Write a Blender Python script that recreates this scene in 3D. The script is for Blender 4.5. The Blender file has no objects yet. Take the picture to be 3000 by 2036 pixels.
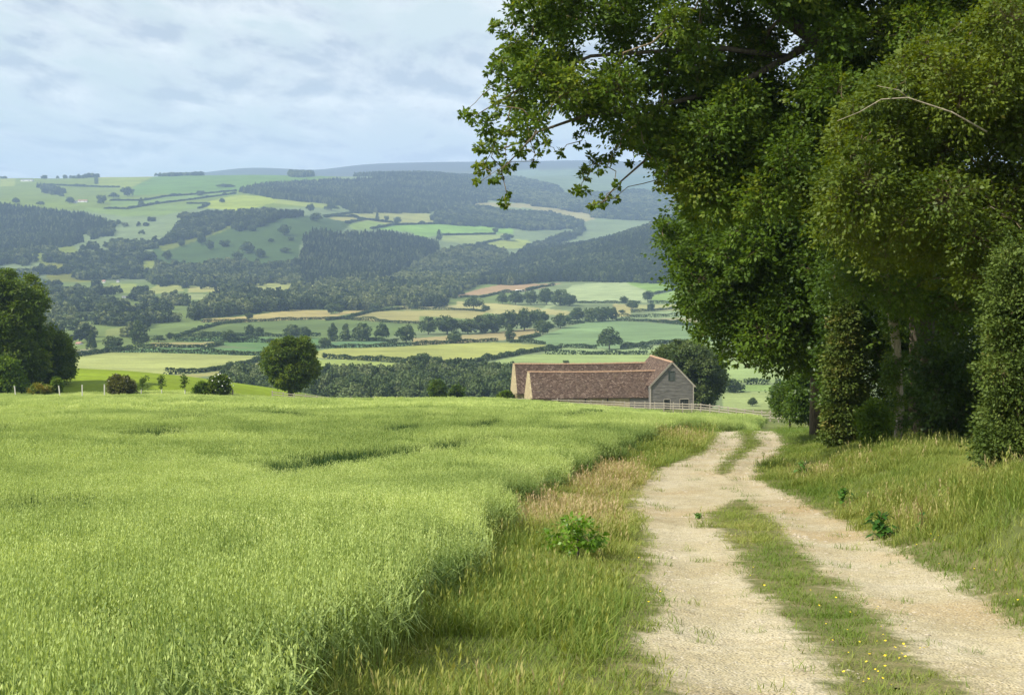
import bpy, math, random
import numpy as np
from mathutils import Vector
rng = np.random.default_rng(7)
random.seed(7)
S = bpy.context.scene
COL = S.collection
F = 3228.0; CU = 1162.0; HV = 590.0; E = 1.7      # lens in drawing units, centre column, eye-level row, eye height
PI = math.pi
BETA = 1.08e-4
LIFT = 1.0

# ------------------------------------------------------------------ helpers
def lin(c):
    c = np.array(c, float) / 255.0
    return np.where(c <= 0.04045, c / 12.92, ((c + 0.055) / 1.055) ** 2.4)

def smooth(a, b, x):
    t = np.clip((np.asarray(x, float) - a) / (b - a), 0, 1)
    return t * t * (3 - 2 * t)

def inpoly(u, v, poly):
    u = np.asarray(u, float); v = np.asarray(v, float)
    r = np.zeros(u.shape, bool)
    p = np.array(poly, float)
    bb = (u >= p[:, 0].min()) & (u <= p[:, 0].max()) & (v >= p[:, 1].min()) & (v <= p[:, 1].max())
    if not bb.any(): return r
    uu = u[bb]; vv = v[bb]; c = np.zeros(uu.shape, bool)
    n = len(p)
    for i in range(n):
        x0, y0 = p[i]; x1, y1 = p[(i + 1) % n]
        if y0 == y1: continue
        k = ((y0 > vv) != (y1 > vv)) & (uu < (x1 - x0) * (vv - y0) / (y1 - y0) + x0)
        c ^= k
    r[bb] = c
    return r

_perm = rng.random((64, 64, 64))
def vnoise(x, y, z=0.0, s=1.0):
    """smooth value noise 0..1 on numpy arrays"""
    x = np.asarray(x, float) / s; y = np.asarray(y, float) / s; z = np.asarray(z, float) / s + np.zeros_like(x)
    xi = np.floor(x).astype(int); yi = np.floor(y).astype(int); zi = np.floor(z).astype(int)
    fx = x - xi; fy = y - yi; fz = z - zi
    fx = fx * fx * (3 - 2 * fx); fy = fy * fy * (3 - 2 * fy); fz = fz * fz * (3 - 2 * fz)
    g = lambda a, b, c: _perm[(xi + a) & 63, (yi + b) & 63, (zi + c) & 63]
    x00 = g(0, 0, 0) * (1 - fx) + g(1, 0, 0) * fx; x10 = g(0, 1, 0) * (1 - fx) + g(1, 1, 0) * fx
    x01 = g(0, 0, 1) * (1 - fx) + g(1, 0, 1) * fx; x11 = g(0, 1, 1) * (1 - fx) + g(1, 1, 1) * fx
    return (x00 * (1 - fy) + x10 * fy) * (1 - fz) + (x01 * (1 - fy) + x11 * fy) * fz

def mesh_np(name, verts, faces, mat=None, attrs=None, smooth_shade=False, uv=None, link=True, parent=None):
    """verts (n,3), faces (m,k) with one k for all -> ONE mesh object"""
    me = bpy.data.meshes.new(name)
    verts = np.ascontiguousarray(verts, np.float32); faces = np.ascontiguousarray(faces, np.int32)
    n, (m, k) = len(verts), faces.shape
    me.vertices.add(n); me.vertices.foreach_set('co', verts.ravel())
    me.loops.add(m * k); me.loops.foreach_set('vertex_index', faces.ravel())
    me.polygons.add(m)
    me.polygons.foreach_set('loop_start', np.arange(0, m * k, k, dtype=np.int32))
    if smooth_shade: me.polygons.foreach_set('use_smooth', np.ones(m, bool))
    me.update(calc_edges=True)
    for an, (typ, dom, arr) in (attrs or {}).items():
        a = me.attributes.new(an, typ, dom)
        a.data.foreach_set({'FLOAT': 'value', 'INT': 'value', 'FLOAT_VECTOR': 'vector', 'FLOAT_COLOR': 'color'}[typ],
                           np.ascontiguousarray(arr, np.int32 if typ == 'INT' else np.float32).ravel())
    if uv is not None:
        l = me.uv_layers.new(name='UVMap'); l.data.foreach_set('uv', np.ascontiguousarray(uv, np.float32).ravel())
    if mat: me.materials.append(mat)
    o = bpy.data.objects.new(name, me)
    if link: COL.objects.link(o)
    if parent: o.parent = parent
    return o

class MB:
    """collects boxes, beams, tubes, polygons; build() makes ONE mesh object"""
    def __init__(s): s.v = []; s.f = []; s.uv = []
    def poly(s, pts, uv=None):
        i = len(s.v); s.v += [tuple(p) for p in pts]; s.f.append(list(range(i, i + len(pts))))
        s.uv += list(uv) if uv else [(p[0], p[2]) for p in pts]
    def box(s, x0, x1, y0, y1, z0, z1):
        a = [(x0, y0, z0), (x1, y0, z0), (x1, y1, z0), (x0, y1, z0), (x0, y0, z1), (x1, y0, z1), (x1, y1, z1), (x0, y1, z1)]
        for q in ((0, 3, 2, 1), (4, 5, 6, 7), (0, 1, 5, 4), (1, 2, 6, 5), (2, 3, 7, 6), (3, 0, 4, 7)): s.poly([a[k] for k in q])
    def prism(s, pts, ext):
        """polygon pts extruded by vector ext"""
        e = Vector(ext); P = [Vector(p) for p in pts]; n = len(P)
        s.poly(P[::-1]); s.poly([p + e for p in P])
        for i in range(n): s.poly([P[i], P[(i + 1) % n], P[(i + 1) % n] + e, P[i] + e])
    def beam(s, a, b, w, h):
        a = Vector(a); b = Vector(b); d = (b - a).normalized()
        up = Vector((0, 0, 1)) if abs(d.z) < 0.9 else Vector((0, 1, 0))
        r = d.cross(up).normalized() * w / 2; q = r.cross(d).normalized() * h / 2
        s.prism([a - r - q, a + r - q, a + r + q, a - r + q], b - a)
    def tube(s, path, radii, n=7):
        rings = []
        for i, p in enumerate(path):
            p = Vector(p); d = (Vector(path[min(i + 1, len(path) - 1)]) - Vector(path[max(i - 1, 0)]))
            d = d.normalized() if d.length > 1e-9 else Vector((0, 0, 1))
            up = Vector((0, 0, 1)) if abs(d.z) < 0.9 else Vector((1, 0, 0))
            a = d.cross(up).normalized(); b = a.cross(d)
            rings.append([p + (a * math.cos(2 * PI * k / n) + b * math.sin(2 * PI * k / n)) * radii[i] for k in range(n)])
        base = len(s.v)
        for r in rings:
            s.v += [tuple(q) for q in r]; s.uv += [(q[0], q[2]) for q in r]
        for i in range(len(rings) - 1):
            for k in range(n):
                s.f.append([base + i * n + k, base + i * n + (k + 1) % n, base + (i + 1) * n + (k + 1) % n, base + (i + 1) * n + k])
        s.f.append([base + k for k in range(n)][::-1]); s.f.append([base + (len(rings) - 1) * n + k for k in range(n)])
    def build(s, name, mat, parent=None, smooth_shade=False, link=True):
        me = bpy.data.meshes.new(name); me.from_pydata(s.v, [], s.f)
        l = me.uv_layers.new(name='UVMap')
        li = np.zeros(len(me.loops), np.int32); me.loops.foreach_get('vertex_index', li)
        l.data.foreach_set('uv', np.array(s.uv, np.float32)[li].ravel())
        if smooth_shade: me.polygons.foreach_set('use_smooth', np.ones(len(me.polygons), bool))
        me.materials.append(mat); me.update()
        o = bpy.data.objects.new(name, me)
        if link: COL.objects.link(o)
        if parent: o.parent = parent
        return o

def tag(o, label=None, cat=None, group=None, kind=None):
    if label: o['label'] = label
    if cat: o['category'] = cat
    if group: o['group'] = group
    if kind: o['kind'] = kind
    return o

def empty(name, loc, rz=0.0, scale=(1, 1, 1)):
    o = bpy.data.objects.new(name, None); COL.objects.link(o)
    o.location = loc; o.rotation_euler = (0, 0, rz); o.scale = scale; o.empty_display_size = 0.3
    return o

def copy_tree(o, parent=None):
    c = o.copy(); COL.objects.link(c)
    if parent: c.parent = parent
    for ch in o.children: copy_tree(ch, c)
    return c

# ------------------------------------------------------------------ materials
def mat_new(name):
    m = bpy.data.materials.new(name); m.use_nodes = True
    nt = m.node_tree; nt.nodes.clear()
    out = nt.nodes.new('ShaderNodeOutputMaterial')
    return m, nt, out

def N(nt, typ, **kw):
    n = nt.nodes.new(typ)
    ins = kw.pop('ins', {})
    for k, v in kw.items(): setattr(n, k, v)
    for k, v in ins.items():
        if hasattr(v, 'is_linked') or isinstance(v, bpy.types.NodeSocket): nt.links.new(v, n.inputs[k])
        else: n.inputs[k].default_value = v
    return n

def rgba(c): return (float(c[0]), float(c[1]), float(c[2]), 1.0)

def mixc(nt, fac, a, b, mode='MIX'):
    n = nt.nodes.new('ShaderNodeMix'); n.data_type = 'RGBA'; n.blend_type = mode
    for idx, val in ((0, fac), (6, a), (7, b)):
        if isinstance(val, bpy.types.NodeSocket): nt.links.new(val, n.inputs[idx])
        else: n.inputs[idx].default_value = val if idx == 0 else rgba(val)
    return n.outputs[2]

def math_n(nt, op, a, b=None, clamp=False):
    n = nt.nodes.new('ShaderNodeMath'); n.operation = op; n.use_clamp = clamp
    for i, val in enumerate((a, b)):
        if val is None: continue
        if isinstance(val, bpy.types.NodeSocket): nt.links.new(val, n.inputs[i])
        else: n.inputs[i].default_value = val
    return n.outputs[0]

def noise(nt, scale, detail=4, rough=0.55, vec=None, dist=0.0):
    n = N(nt, 'ShaderNodeTexNoise', ins={'Scale': scale, 'Detail': detail, 'Roughness': rough, 'Distortion': dist})
    if vec is not None: nt.links.new(vec, n.inputs['Vector'])
    return n.outputs['Fac']

def ramp(nt, fac, stops):
    n = nt.nodes.new('ShaderNodeValToRGB'); e = n.color_ramp.elements
    while len(e) < len(stops): e.new(0.5)
    for k, (p, c) in enumerate(stops):
        e[k].position = p; e[k].color = rgba(c) if hasattr(c, '__len__') else (c, c, c, 1)
    nt.links.new(fac, n.inputs[0]); return n.outputs['Color']

def leaf_mat(name, c0, c1, c2=None, transl=0.35, tcol=None, rough=0.5, pos_scale=0.35, inst=False, spec=0.35, wpos=0.5):
    """leaf colours picked by each leaf's own 'tint', drifting slowly with a noise; light passes through a leaf"""
    m, nt, out = mat_new(name)
    at = N(nt, 'ShaderNodeAttribute', attribute_name='tint').outputs['Fac']
    geo = N(nt, 'ShaderNodeNewGeometry').outputs['Position']
    nz = noise(nt, pos_scale, 2, 0.5, geo)
    f = math_n(nt, 'ADD', math_n(nt, 'MULTIPLY', at, 1 - wpos), math_n(nt, 'MULTIPLY', nz, wpos))
    if inst:
        it = N(nt, 'ShaderNodeAttribute', attribute_type='INSTANCER', attribute_name='itint').outputs['Fac']
        f = math_n(nt, 'ADD', math_n(nt, 'MULTIPLY', f, 0.45), math_n(nt, 'MULTIPLY', it, 0.55))
    else:
        oi = N(nt, 'ShaderNodeObjectInfo').outputs['Random']
        f = math_n(nt, 'ADD', f, math_n(nt, 'MULTIPLY', math_n(nt, 'SUBTRACT', oi, 0.5), 0.22))
    st = [(0.2, c0), (0.62, c1)] + ([(0.85, c2)] if c2 is not None else [])
    c = ramp(nt, f, st)
    b = N(nt, 'ShaderNodeBsdfPrincipled', ins={'Base Color': c, 'Roughness': rough, 'Specular IOR Level': spec})
    tc = mixc(nt, 1.0, c, tcol if tcol is not None else (1.5, 1.5, 0.6), 'MULTIPLY')
    t = N(nt, 'ShaderNodeBsdfTranslucent', ins={'Color': tc})
    mx = N(nt, 'ShaderNodeMixShader', ins={0: transl, 1: b.outputs[0], 2: t.outputs[0]})
    nt.links.new(mx.outputs[0], out.inputs['Surface'])
    return m

def plain_mat(name, c0, c1, scale=3.0, rough=0.85, bump=0.0, detail=5, coord='Object', stretch=(1, 1, 1), spec=0.25):
    m, nt, out = mat_new(name)
    tc = N(nt, 'ShaderNodeTexCoord').outputs[coord]
    mp = N(nt, 'ShaderNodeMapping', ins={'Vector': tc, 'Scale': stretch}).outputs[0]
    f = noise(nt, scale, detail, 0.6, mp)
    c = ramp(nt, f, [(0.3, c0), (0.7, c1)])
    b = N(nt, 'ShaderNodeBsdfPrincipled', ins={'Base Color': c, 'Roughness': rough, 'Specular IOR Level': spec})
    if bump:
        bp = N(nt, 'ShaderNodeBump', ins={'Strength': bump, 'Distance': 0.02, 'Height': f})
        nt.links.new(bp.outputs[0], b.inputs['Normal'])
    nt.links.new(b.outputs[0], out.inputs['Surface'])
    return m
# ------------------------------------------------------------------ the lie of the land
BD = np.array([-60, -30, 0, 4, 8.3, 15.5, 33, 61, 120, 180, 200, 215, 240, 270, 320])
BZ = np.array([3.0, 2.2, 0.0, -.40, -.84, -1.71, -3.51, -5.67, -10.95, -16.6, -18.8, -20.4, -23.3, -26.5, -32])
_yy = np.linspace(-60, 320, 1521)
_zz = np.interp(_yy, BD, BZ)
_k = np.hanning(41); _k /= _k.sum()
_zz = np.convolve(np.pad(_zz, 20, mode='edge'), _k, mode='valid')
ROWK = 0.1875                                          # the tree row beside the lane: x = 11.4 + ROWK (y - 42)
def row_x(y): return 11.4 + ROWK * (np.asarray(y, float) - 42)

def lane_right(y):                                     # right edge of the right wheel track (set for real further down)
    return np.interp(y, [0, 8, 12, 15, 20, 29, 33, 40, 54, 70, 90, 400], [1.8, 3.2, 4.2, 4.6, 5.1, 5.7, 5.95, 7.1, 10.2, 12.6, 16, 60])

def near_z(x, y):
    x = np.asarray(x, float); y = np.asarray(y, float)
    z = np.interp(y, _yy, _zz)
    u = CU + x / np.maximum(y, 20) * F
    w = 1 - smooth(330, 800, u)
    z = z + w * np.interp(y, [0, 120, 180, 200, 215, 240, 320], [0, 0, .15, 1.5, 3.1, 5.0, 5.5])
    z = z - smooth(1080, 1560, u) * np.interp(y, [66, 80, 100, 120, 150, 175, 183, 190, 200, 215, 250], [.15, .65, .95, 1.25, 1.9, 2.25, 1.95, 1.35, .75, .35, .3])
    lr = lane_right(y); rx = row_x(y)
    hb = np.interp(y, [0, 20, 42, 70, 110], [1.2, 1.1, .55, .25, .0])
    z = z + hb * smooth(0, 1, (x - lr - .2) / np.maximum(rx - lr, 2.0)) * np.where(y < 1, np.clip((y + 12) / 13, 0, 1), 1)
    z = z + (vnoise(x, y, 1.3, 14) - .5) * .35 + (vnoise(x, y, 4.1, 3.1) - .5) * .10 + (vnoise(x, y, 9.1, .9) - .5) * .045
    return z

_D = [1600, 2000, 2300, 2600, 3000, 3400, 3900, 4500, 5200, 6000, 7200, 9000, 10500]
_T = {
 -400: [694, 655, 625, 585, 530, 480, 455, 430, 408, 430, 440, 430, 440],
 0:    [694, 655, 625, 585, 530, 475, 450, 428, 403, 425, 435, 420, 440],
 300:  [694, 655, 625, 575, 515, 478, 452, 425, 399, 420, 430, 410, 430],
 450:  [694, 655, 625, 570, 500, 478, 450, 422, 397, 415, 425, 391, 420],
 560:  [694, 655, 628, 560, 490, 475, 448, 420, 397, 410, 420, 376, 410],
 640:  [694, 655, 630, 555, 483, 480, 450, 420, 399, 410, 420, 380, 410],
 720:  [694, 657, 630, 570, 495, 485, 462, 430, 400, 410, 420, 385, 410],
 800:  [694, 657, 632, 590, 520, 500, 470, 435, 400, 410, 420, 372, 410],
 900:  [694, 660, 635, 600, 545, 525, 480, 440, 397, 405, 415, 367, 410],
 1000: [694, 660, 640, 610, 555, 535, 490, 445, 397, 405, 412, 363, 410],
 1150: [694, 662, 645, 615, 580, 550, 500, 460, 430, 402, 405, 362, 400],
 1300: [692, 657, 625, 580, 570, 562, 520, 475, 445, 405, 395, 362, 400],
 1420: [690, 650, 600, 553, 540, 545, 525, 490, 450, 412, 395, 363, 400],
 1530: [690, 645, 580, 530, 497, 520, 520, 490, 455, 417, 395, 366, 400],
 1700: [690, 640, 565, 500, 460, 480, 500, 490, 455, 415, 395, 375, 400],
 2324: [690, 640, 560, 490, 440, 460, 490, 490, 455, 415, 395, 380, 400]}
_M = {   # metres, where the hillside falls to the valley floor
 0:    ([240, 270, 300, 340, 400, 500], [-17.0, -17.8, -20.5, -28, -40, -50]),
 170:  ([240, 265, 300, 340, 400, 500], [-17.0, -18.3, -22, -29, -41, -50]),
 300:  ([240, 262, 300, 340, 400, 500], [-17.3, -18.6, -23, -30, -41, -50]),
 437:  ([240, 258, 300, 340, 400, 500], [-18.0, -19.3, -25, -32, -42, -50]),
 640:  ([240, 265, 300, 340, 400, 500], [-19.8, -22.4, -28, -34, -44, -51]),
 1000: ([240, 265, 300, 340, 400, 500], [-24, -27.5, -32, -37, -45, -51]),
 2324: ([240, 265, 300, 340, 400, 500], [-24, -27.5, -32, -37, -45, -51])}
_FL = ([600, 800, 1000, 1300], [-52.5, -55.2, -57, -54.2])
GU = np.arange(-1500, 3901, 20.0)
GL = np.linspace(math.log(180), math.log(12500), 520)
def _build_far():
    gd = np.exp(GL); lg = GL
    def prof(u_v, u_m):
        d1, z1 = _M[u_m]
        d = list(d1) + list(_FL[0]) + _D
        z = list(z1) + list(_FL[1]) + [E + (HV - v) / F * dd for v, dd in zip(_T[u_v], _D)]
        d = [180] + d + [12500]; z = [z[0] + 6] + z + [z[-1]]
        zz = np.interp(lg, np.log(d), z)
        k = np.hanning(15); k /= k.sum()
        return np.convolve(np.pad(zz, 7, mode='edge'), k, mode='valid')
    def cols(keys, fn):
        ks = sorted(keys); P = np.array([fn(k) for k in ks])
        G = np.empty((len(GU), len(gd)))
        for j in range(len(gd)): G[:, j] = np.interp(GU, ks, P[:, j])
        k = np.hanning(9); k /= k.sum()
        return np.apply_along_axis(lambda c: np.convolve(np.pad(c, 4, mode='edge'), k, mode='valid'), 0, G)
    A = cols(_T.keys(), lambda k: prof(k, 1000))
    B = cols(_M.keys(), lambda k: prof(900, k))
    w = smooth(500, 700, gd)[None, :]
    return A * w + B * (1 - w)
GZ = _build_far()

def far_z(x, y):
    x = np.asarray(x, float); y = np.maximum(np.asarray(y, float), 181)
    u = np.clip(CU + x / y * F, GU[0], GU[-1] - 1e-3)
    a = (u - GU[0]) / 20.0; b = (np.clip(np.log(y), GL[0], GL[-1] - 1e-6) - GL[0]) / (GL[1] - GL[0])
    i = a.astype(int); j = b.astype(int); i = np.minimum(i, len(GU) - 2); j = np.minimum(j, len(GL) - 2)
    fa = a - i; fb = b - j
    z = (GZ[i, j] * (1 - fb) + GZ[i, j + 1] * fb) * (1 - fa) + (GZ[i + 1, j] * (1 - fb) + GZ[i + 1, j + 1] * fb) * fa
    k = smooth(500, 1500, y) * (1 - smooth(5600, 9000, y) * .2)
    z = z + (vnoise(x, y, 2.2, 420) - .5) * 10 * k + (vnoise(x, y, 3.7, 150) - .5) * 4 * k
    return z

def gz(x, y):
    x = np.asarray(x, float); y = np.asarray(y, float)
    w = smooth(205, 262, y)
    n = near_z(x, np.minimum(y, 320)); f = far_z(x, y)
    return n * (1 - w) + f * w

_hd = np.exp(np.linspace(math.log(4), math.log(12000), 3000))
_hd = np.concatenate([_hd])
_hc = {}
def hit(u, v, dmin=4.0, dmax=12000.0):
    """first ground point seen at column u, row v -> (x, y, z)"""
    key = round(u, 1)
    if key not in _hc:
        x = (u - CU) / F * _hd
        z = gz(x, _hd); _hc[key] = HV + (E - z) / _hd * F
    vv = _hc[key]
    ok = np.nonzero((vv <= v) & (_hd >= dmin))[0]
    j = ok[0] if len(ok) else len(_hd) - 1
    d = _hd[j]
    if j > 0 and _hd[j - 1] >= dmin and vv[j - 1] > v:
        f = (vv[j - 1] - v) / (vv[j - 1] - vv[j]); d = _hd[j - 1] + f * (_hd[j] - _hd[j - 1])
    d = min(d, dmax)
    x = (u - CU) / F * d
    return np.array([x, d, float(gz(np.array([x]), np.array([d]))[0])])
def at(u, d, v=None):
    """the ground at column u, distance d (or the free point at row v)"""
    x = (u - CU) / F * d
    return np.array([x, d, float(gz(np.array([x]), np.array([d]))[0]) if v is None else E + (HV - v) / F * d])
def proj(x, y, z): return CU + x / y * F, HV + (E - z) / y * F

# ------------------------------------------------------------------ what covers the land: fields (drawn on the photograph, laid on the ground)
HAZE = lin((178, 200, 228))
def alb(rgb, d, k=None):
    T = math.exp(-7.5e-5 * d)
    a = (lin(rgb) - HAZE * (1 - T)) / T / 2.1 * np.array([1.02, .98, .88])
    return np.clip(a, 0.015, 0.6)
FIELDS = [  # colour, distance for the air, outline
 ((150,172,128), 4600, [(0,398),(700,395),(760,400),(760,470),(0,480)]),
 ((172,190,148), 5000, [(0,405),(33,405),(36,422),(0,424)]),
 ((190,194,158), 5000, [(218,396),(362,394),(345,402),(220,404)]),
 ((166,186,142), 4900, [(220,404),(345,402),(300,424),(275,428),(218,420)]),
 ((140,172,130), 4800, [(362,396),(640,396),(760,400),(640,420),(560,432),(535,434),(375,441),(300,443),(303,425)]),
 ((150,178,140), 3900, [(250,456),(325,455),(375,447),(535,434),(540,442),(350,464),(250,470)]),
 ((152,178,138), 3700, [(178,478),(200,472),(287,475),(375,463),(475,462),(450,473),(400,483),(362,491),(275,491)]),
 ((178,198,132), 3700, [(462,472),(475,457),(535,443),(640,446),(625,460),(580,471),(537,478)]),
 ((174,192,142), 3900, [(640,447),(690,455),(770,460),(770,475),(700,470),(620,462)]),
 ((182,192,150), 3500, [(737,493),(805,481),(967,484),(1008,502),(892,511),(852,503),(785,506)]),
 ((186,190,150), 3300, [(725,500),(785,494),(842,496),(800,512),(735,512)]),
 ((168,196,140), 3300, [(785,508),(840,500),(892,511),(842,522),(800,520)]),
 ((160,200,140), 3400, [(842,519),(885,511),(1017,506),(1165,505),(1165,530),(1010,533),(952,541),(935,528)]),
 ((172,192,150), 3300, [(1005,533),(1165,530),(1140,545),(1082,555),(1000,548)]),
 ((178,196,140), 3300, [(1086,557),(1140,545),(1195,544),(1208,552),(1183,563),(1091,568)]),
 ((186,190,168), 4600, [(1040,458),(1206,463),(1350,480),(1348,498),(1328,503),(1196,472),(1040,466)]),
 ((150,172,168), 6000, [(1170,386),(1300,386),(1340,400),(1420,400),(1420,430),(1301,440),(1278,440),(1258,420),(1178,403)]),
 ((140,164,170), 6000, [(1400,395),(1560,395),(1560,440),(1400,440)]),
 ((112,136,98), 3000, [(634,490),(702,490),(800,505),(777,525),(692,535),(680,560),(680,610),(540,630),(330,600),(350,560),(425,520),(520,490)]),
 ((140,156,108), 2900, [(360,560),(400,535),(470,505),(540,495),(520,520),(450,545),(370,572)]),
 ((150,168,118), 2600, [(60,560),(110,556),(160,548),(180,575),(100,600),(70,590)]),
 ((160,176,122), 2400, [(320,590),(350,585),(350,610),(322,612)]),
 ((150,160,112), 2500, [(100,600),(180,590),(210,640),(110,645)]),
 # valley floor
 ((138,160,112), 1400, [(100,640),(1160,640),(1160,740),(100,800)]),
 ((158,178,128), 1700, [(120,709),(225,708),(297,699),(300,706),(225,715),(120,716)]),
 ((168,186,128), 2100, [(250,643),(310,644),(305,664),(270,666)]),
 ((180,190,135), 2050, [(340,656),(362,644),(415,645),(415,661),(340,668)]),
 ((188,192,140), 2050, [(425,651),(504,648),(506,662),(425,664)]),
 ((178,194,150), 2000, [(425,667),(476,668),(476,680),(425,680)]),
 ((182,192,138), 2050, [(572,644),(664,641),(668,657),(575,662)]),
 ((180,190,138), 2050, [(686,646),(722,645),(718,653),(686,660)]),
 ((160,175,120), 1150, [(240,748),(300,738),(300,760),(240,764)]),
 ((160,165,135), 1000, [(165,792),(245,792),(240,799),(165,806)]),
 ((140,164,112), 1150, [(330,735),(500,731),(462,746),(412,766),(337,766)]),
 ((128,152,106), 1150, [(455,762),(542,731),(717,726),(805,729),(910,734),(910,758),(860,772),(640,772),(455,772)]),
 ((124,162,112), 950, [(412,766),(542,764),(725,768),(725,800),(497,784),(505,777),(390,774)]),
 ((206,196,142), 1250, [(457,731),(462,723),(547,719),(617,709),(667,703),(742,704),(750,714),(792,705),(850,702),(777,715),(740,726),(717,724),(542,731)]),
 ((186,184,134), 1250, [(780,724),(855,706),(1055,703),(1104,708),(1082,722),(1065,724),(952,717),(952,734),(842,729)]),
 ((196,196,150), 1400, [(860,703),(917,694),(1055,692),(1075,694),(1060,702),(912,703)]),
 ((200,200,150), 1400, [(1035,684),(1150,690),(1230,700),(1290,706),(1300,716),(1120,712),(1035,700)]),
 ((128,166,128), 1000, [(740,777),(842,773),(907,777),(945,783),(792,790),(740,790)]),
 ((196,186,142), 1000, [(935,768),(1015,762),(1084,759),(1205,745),(1236,752),(1205,766),(1169,770),(1084,776),(1017,780),(935,783)]),
 ((196,206,128), 870, [(700,800),(757,790),(892,788),(1042,779),(1123,777),(1240,783),(1205,799),(1084,817),(1030,826),(942,824),(750,814),(715,812)]),
 ((182,202,124), 760, [(700,815),(792,817),(942,827),(1050,828),(1030,850),(942,860),(700,860)]),
 ((150,182,136), 900, [(1204,772),(1260,751),(1327,731),(1397,728),(1574,738),(1640,754),(1640,772),(1510,778),(1410,792),(1282,786),(1240,783)]),
 ((172,198,146), 850, [(1240,800),(1275,786),(1410,792),(1640,772),(1640,802),(1240,804)]),
 ((178,202,138), 780, [(1084,828),(1190,806),(1239,803),(1640,804),(1640,870),(1040,870)]),
 ((170,194,150), 1350, [(1390,720),(1554,703),(1640,710),(1640,720),(1397,724)]),
 ((180,182,148), 1250, [(1474,724),(1640,718),(1640,740),(1574,739),(1474,729)]),
 ((194,202,150), 1450, [(1432,692),(1640,690),(1640,702),(1480,705),(1432,708)]),
 ((198,196,146), 1450, [(1390,690),(1436,690),(1432,718),(1390,720)]),
 ((186,206,166), 1750, [(1225,706),(1270,667),(1300,647),(1360,642),(1415,639),(1560,650),(1480,668),(1470,686),(1310,686),(1300,680)]),
 ((160,192,126), 1650, [(1480,672),(1556,653),(1640,660),(1640,690),(1480,688)]),
 ((152,186,122), 1800, [(1415,640),(1480,640),(1560,652),(1480,664)]),
 ((188,168,146), 1900, [(1036,671),(1084,657),(1134,646),(1275,643),(1234,653),(1194,660),(1134,664),(1084,670),(1045,674)]),
 ((128,168,118), 900, [(260,799),(350,788),(581,790),(640,792),(640,808),(581,807),(350,800)]),
 ((192,188,138), 950, [(340,778),(505,776),(497,785),(345,787)]),
 ((196,208,138), 830, [(160,820),(180,808),(245,800),(350,800),(525,806),(640,808),(600,816),(555,822),(515,834),(437,847),(375,850),(300,850),(160,850)]),
 ((184,186,128), 780, [(375,852),(450,848),(525,839),(560,829),(620,818),(620,840),(500,850),(420,860)]),
 ((180,200,128), 760, [(500,852),(620,836),(640,860),(500,870)]),
 ((176,202,140), 760, [(1640,800),(1900,800),(1900,868),(1640,868)]),
 ((160,190,120), 700, [(1640,874),(1760,874),(1760,888),(1640,888)]),
 ((184,204,140), 620, [(1640,890),(1900,890),(1900,930),(1640,930)]),
]
def cover(x, y, z):
    n = len(x); c = np.zeros((n, 3))
    yy = np.maximum(y, 6.0)
    u, v = proj(x, yy, z)
    c[:] = (.115, .135, .040)                                        # rough grass by the lane
    w = smooth(225, 300, y)[:, None]
    c = c * (1 - w) + np.array([.13, .165, .07]) * w                # valley pasture
    w = smooth(2400, 3200, y)[:, None]
    c = c * (1 - w) + np.array([.13, .17, .075]) * w
    w = smooth(5600, 6400, y)[:, None]
    c = c * (1 - w) + np.array([.10, .12, .06]) * w
    w = smooth(7400, 8000, y)[:, None]
    c = c * (1 - w) + np.array([.055, .06, .05]) * w                # far moorland
    far = y > 420
    for rgb, d, poly in FIELDS:
        m = far & inpoly(u, v, poly) & (y > d * .62) & (y < d * 1.6)
        c[m] = alb(rgb, d)
    mead = (y > 186) & (y < 330) & (u < 720)                        # vivid meadow behind the crop on the left
    k = mead * smooth(186, 192, y) * (1 - smooth(285, 330, y)) * (1 - smooth(640, 720, u))
    c = c * (1 - k[:, None]) + np.array([.165, .225, .014]) * k[:, None]
    return c

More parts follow.
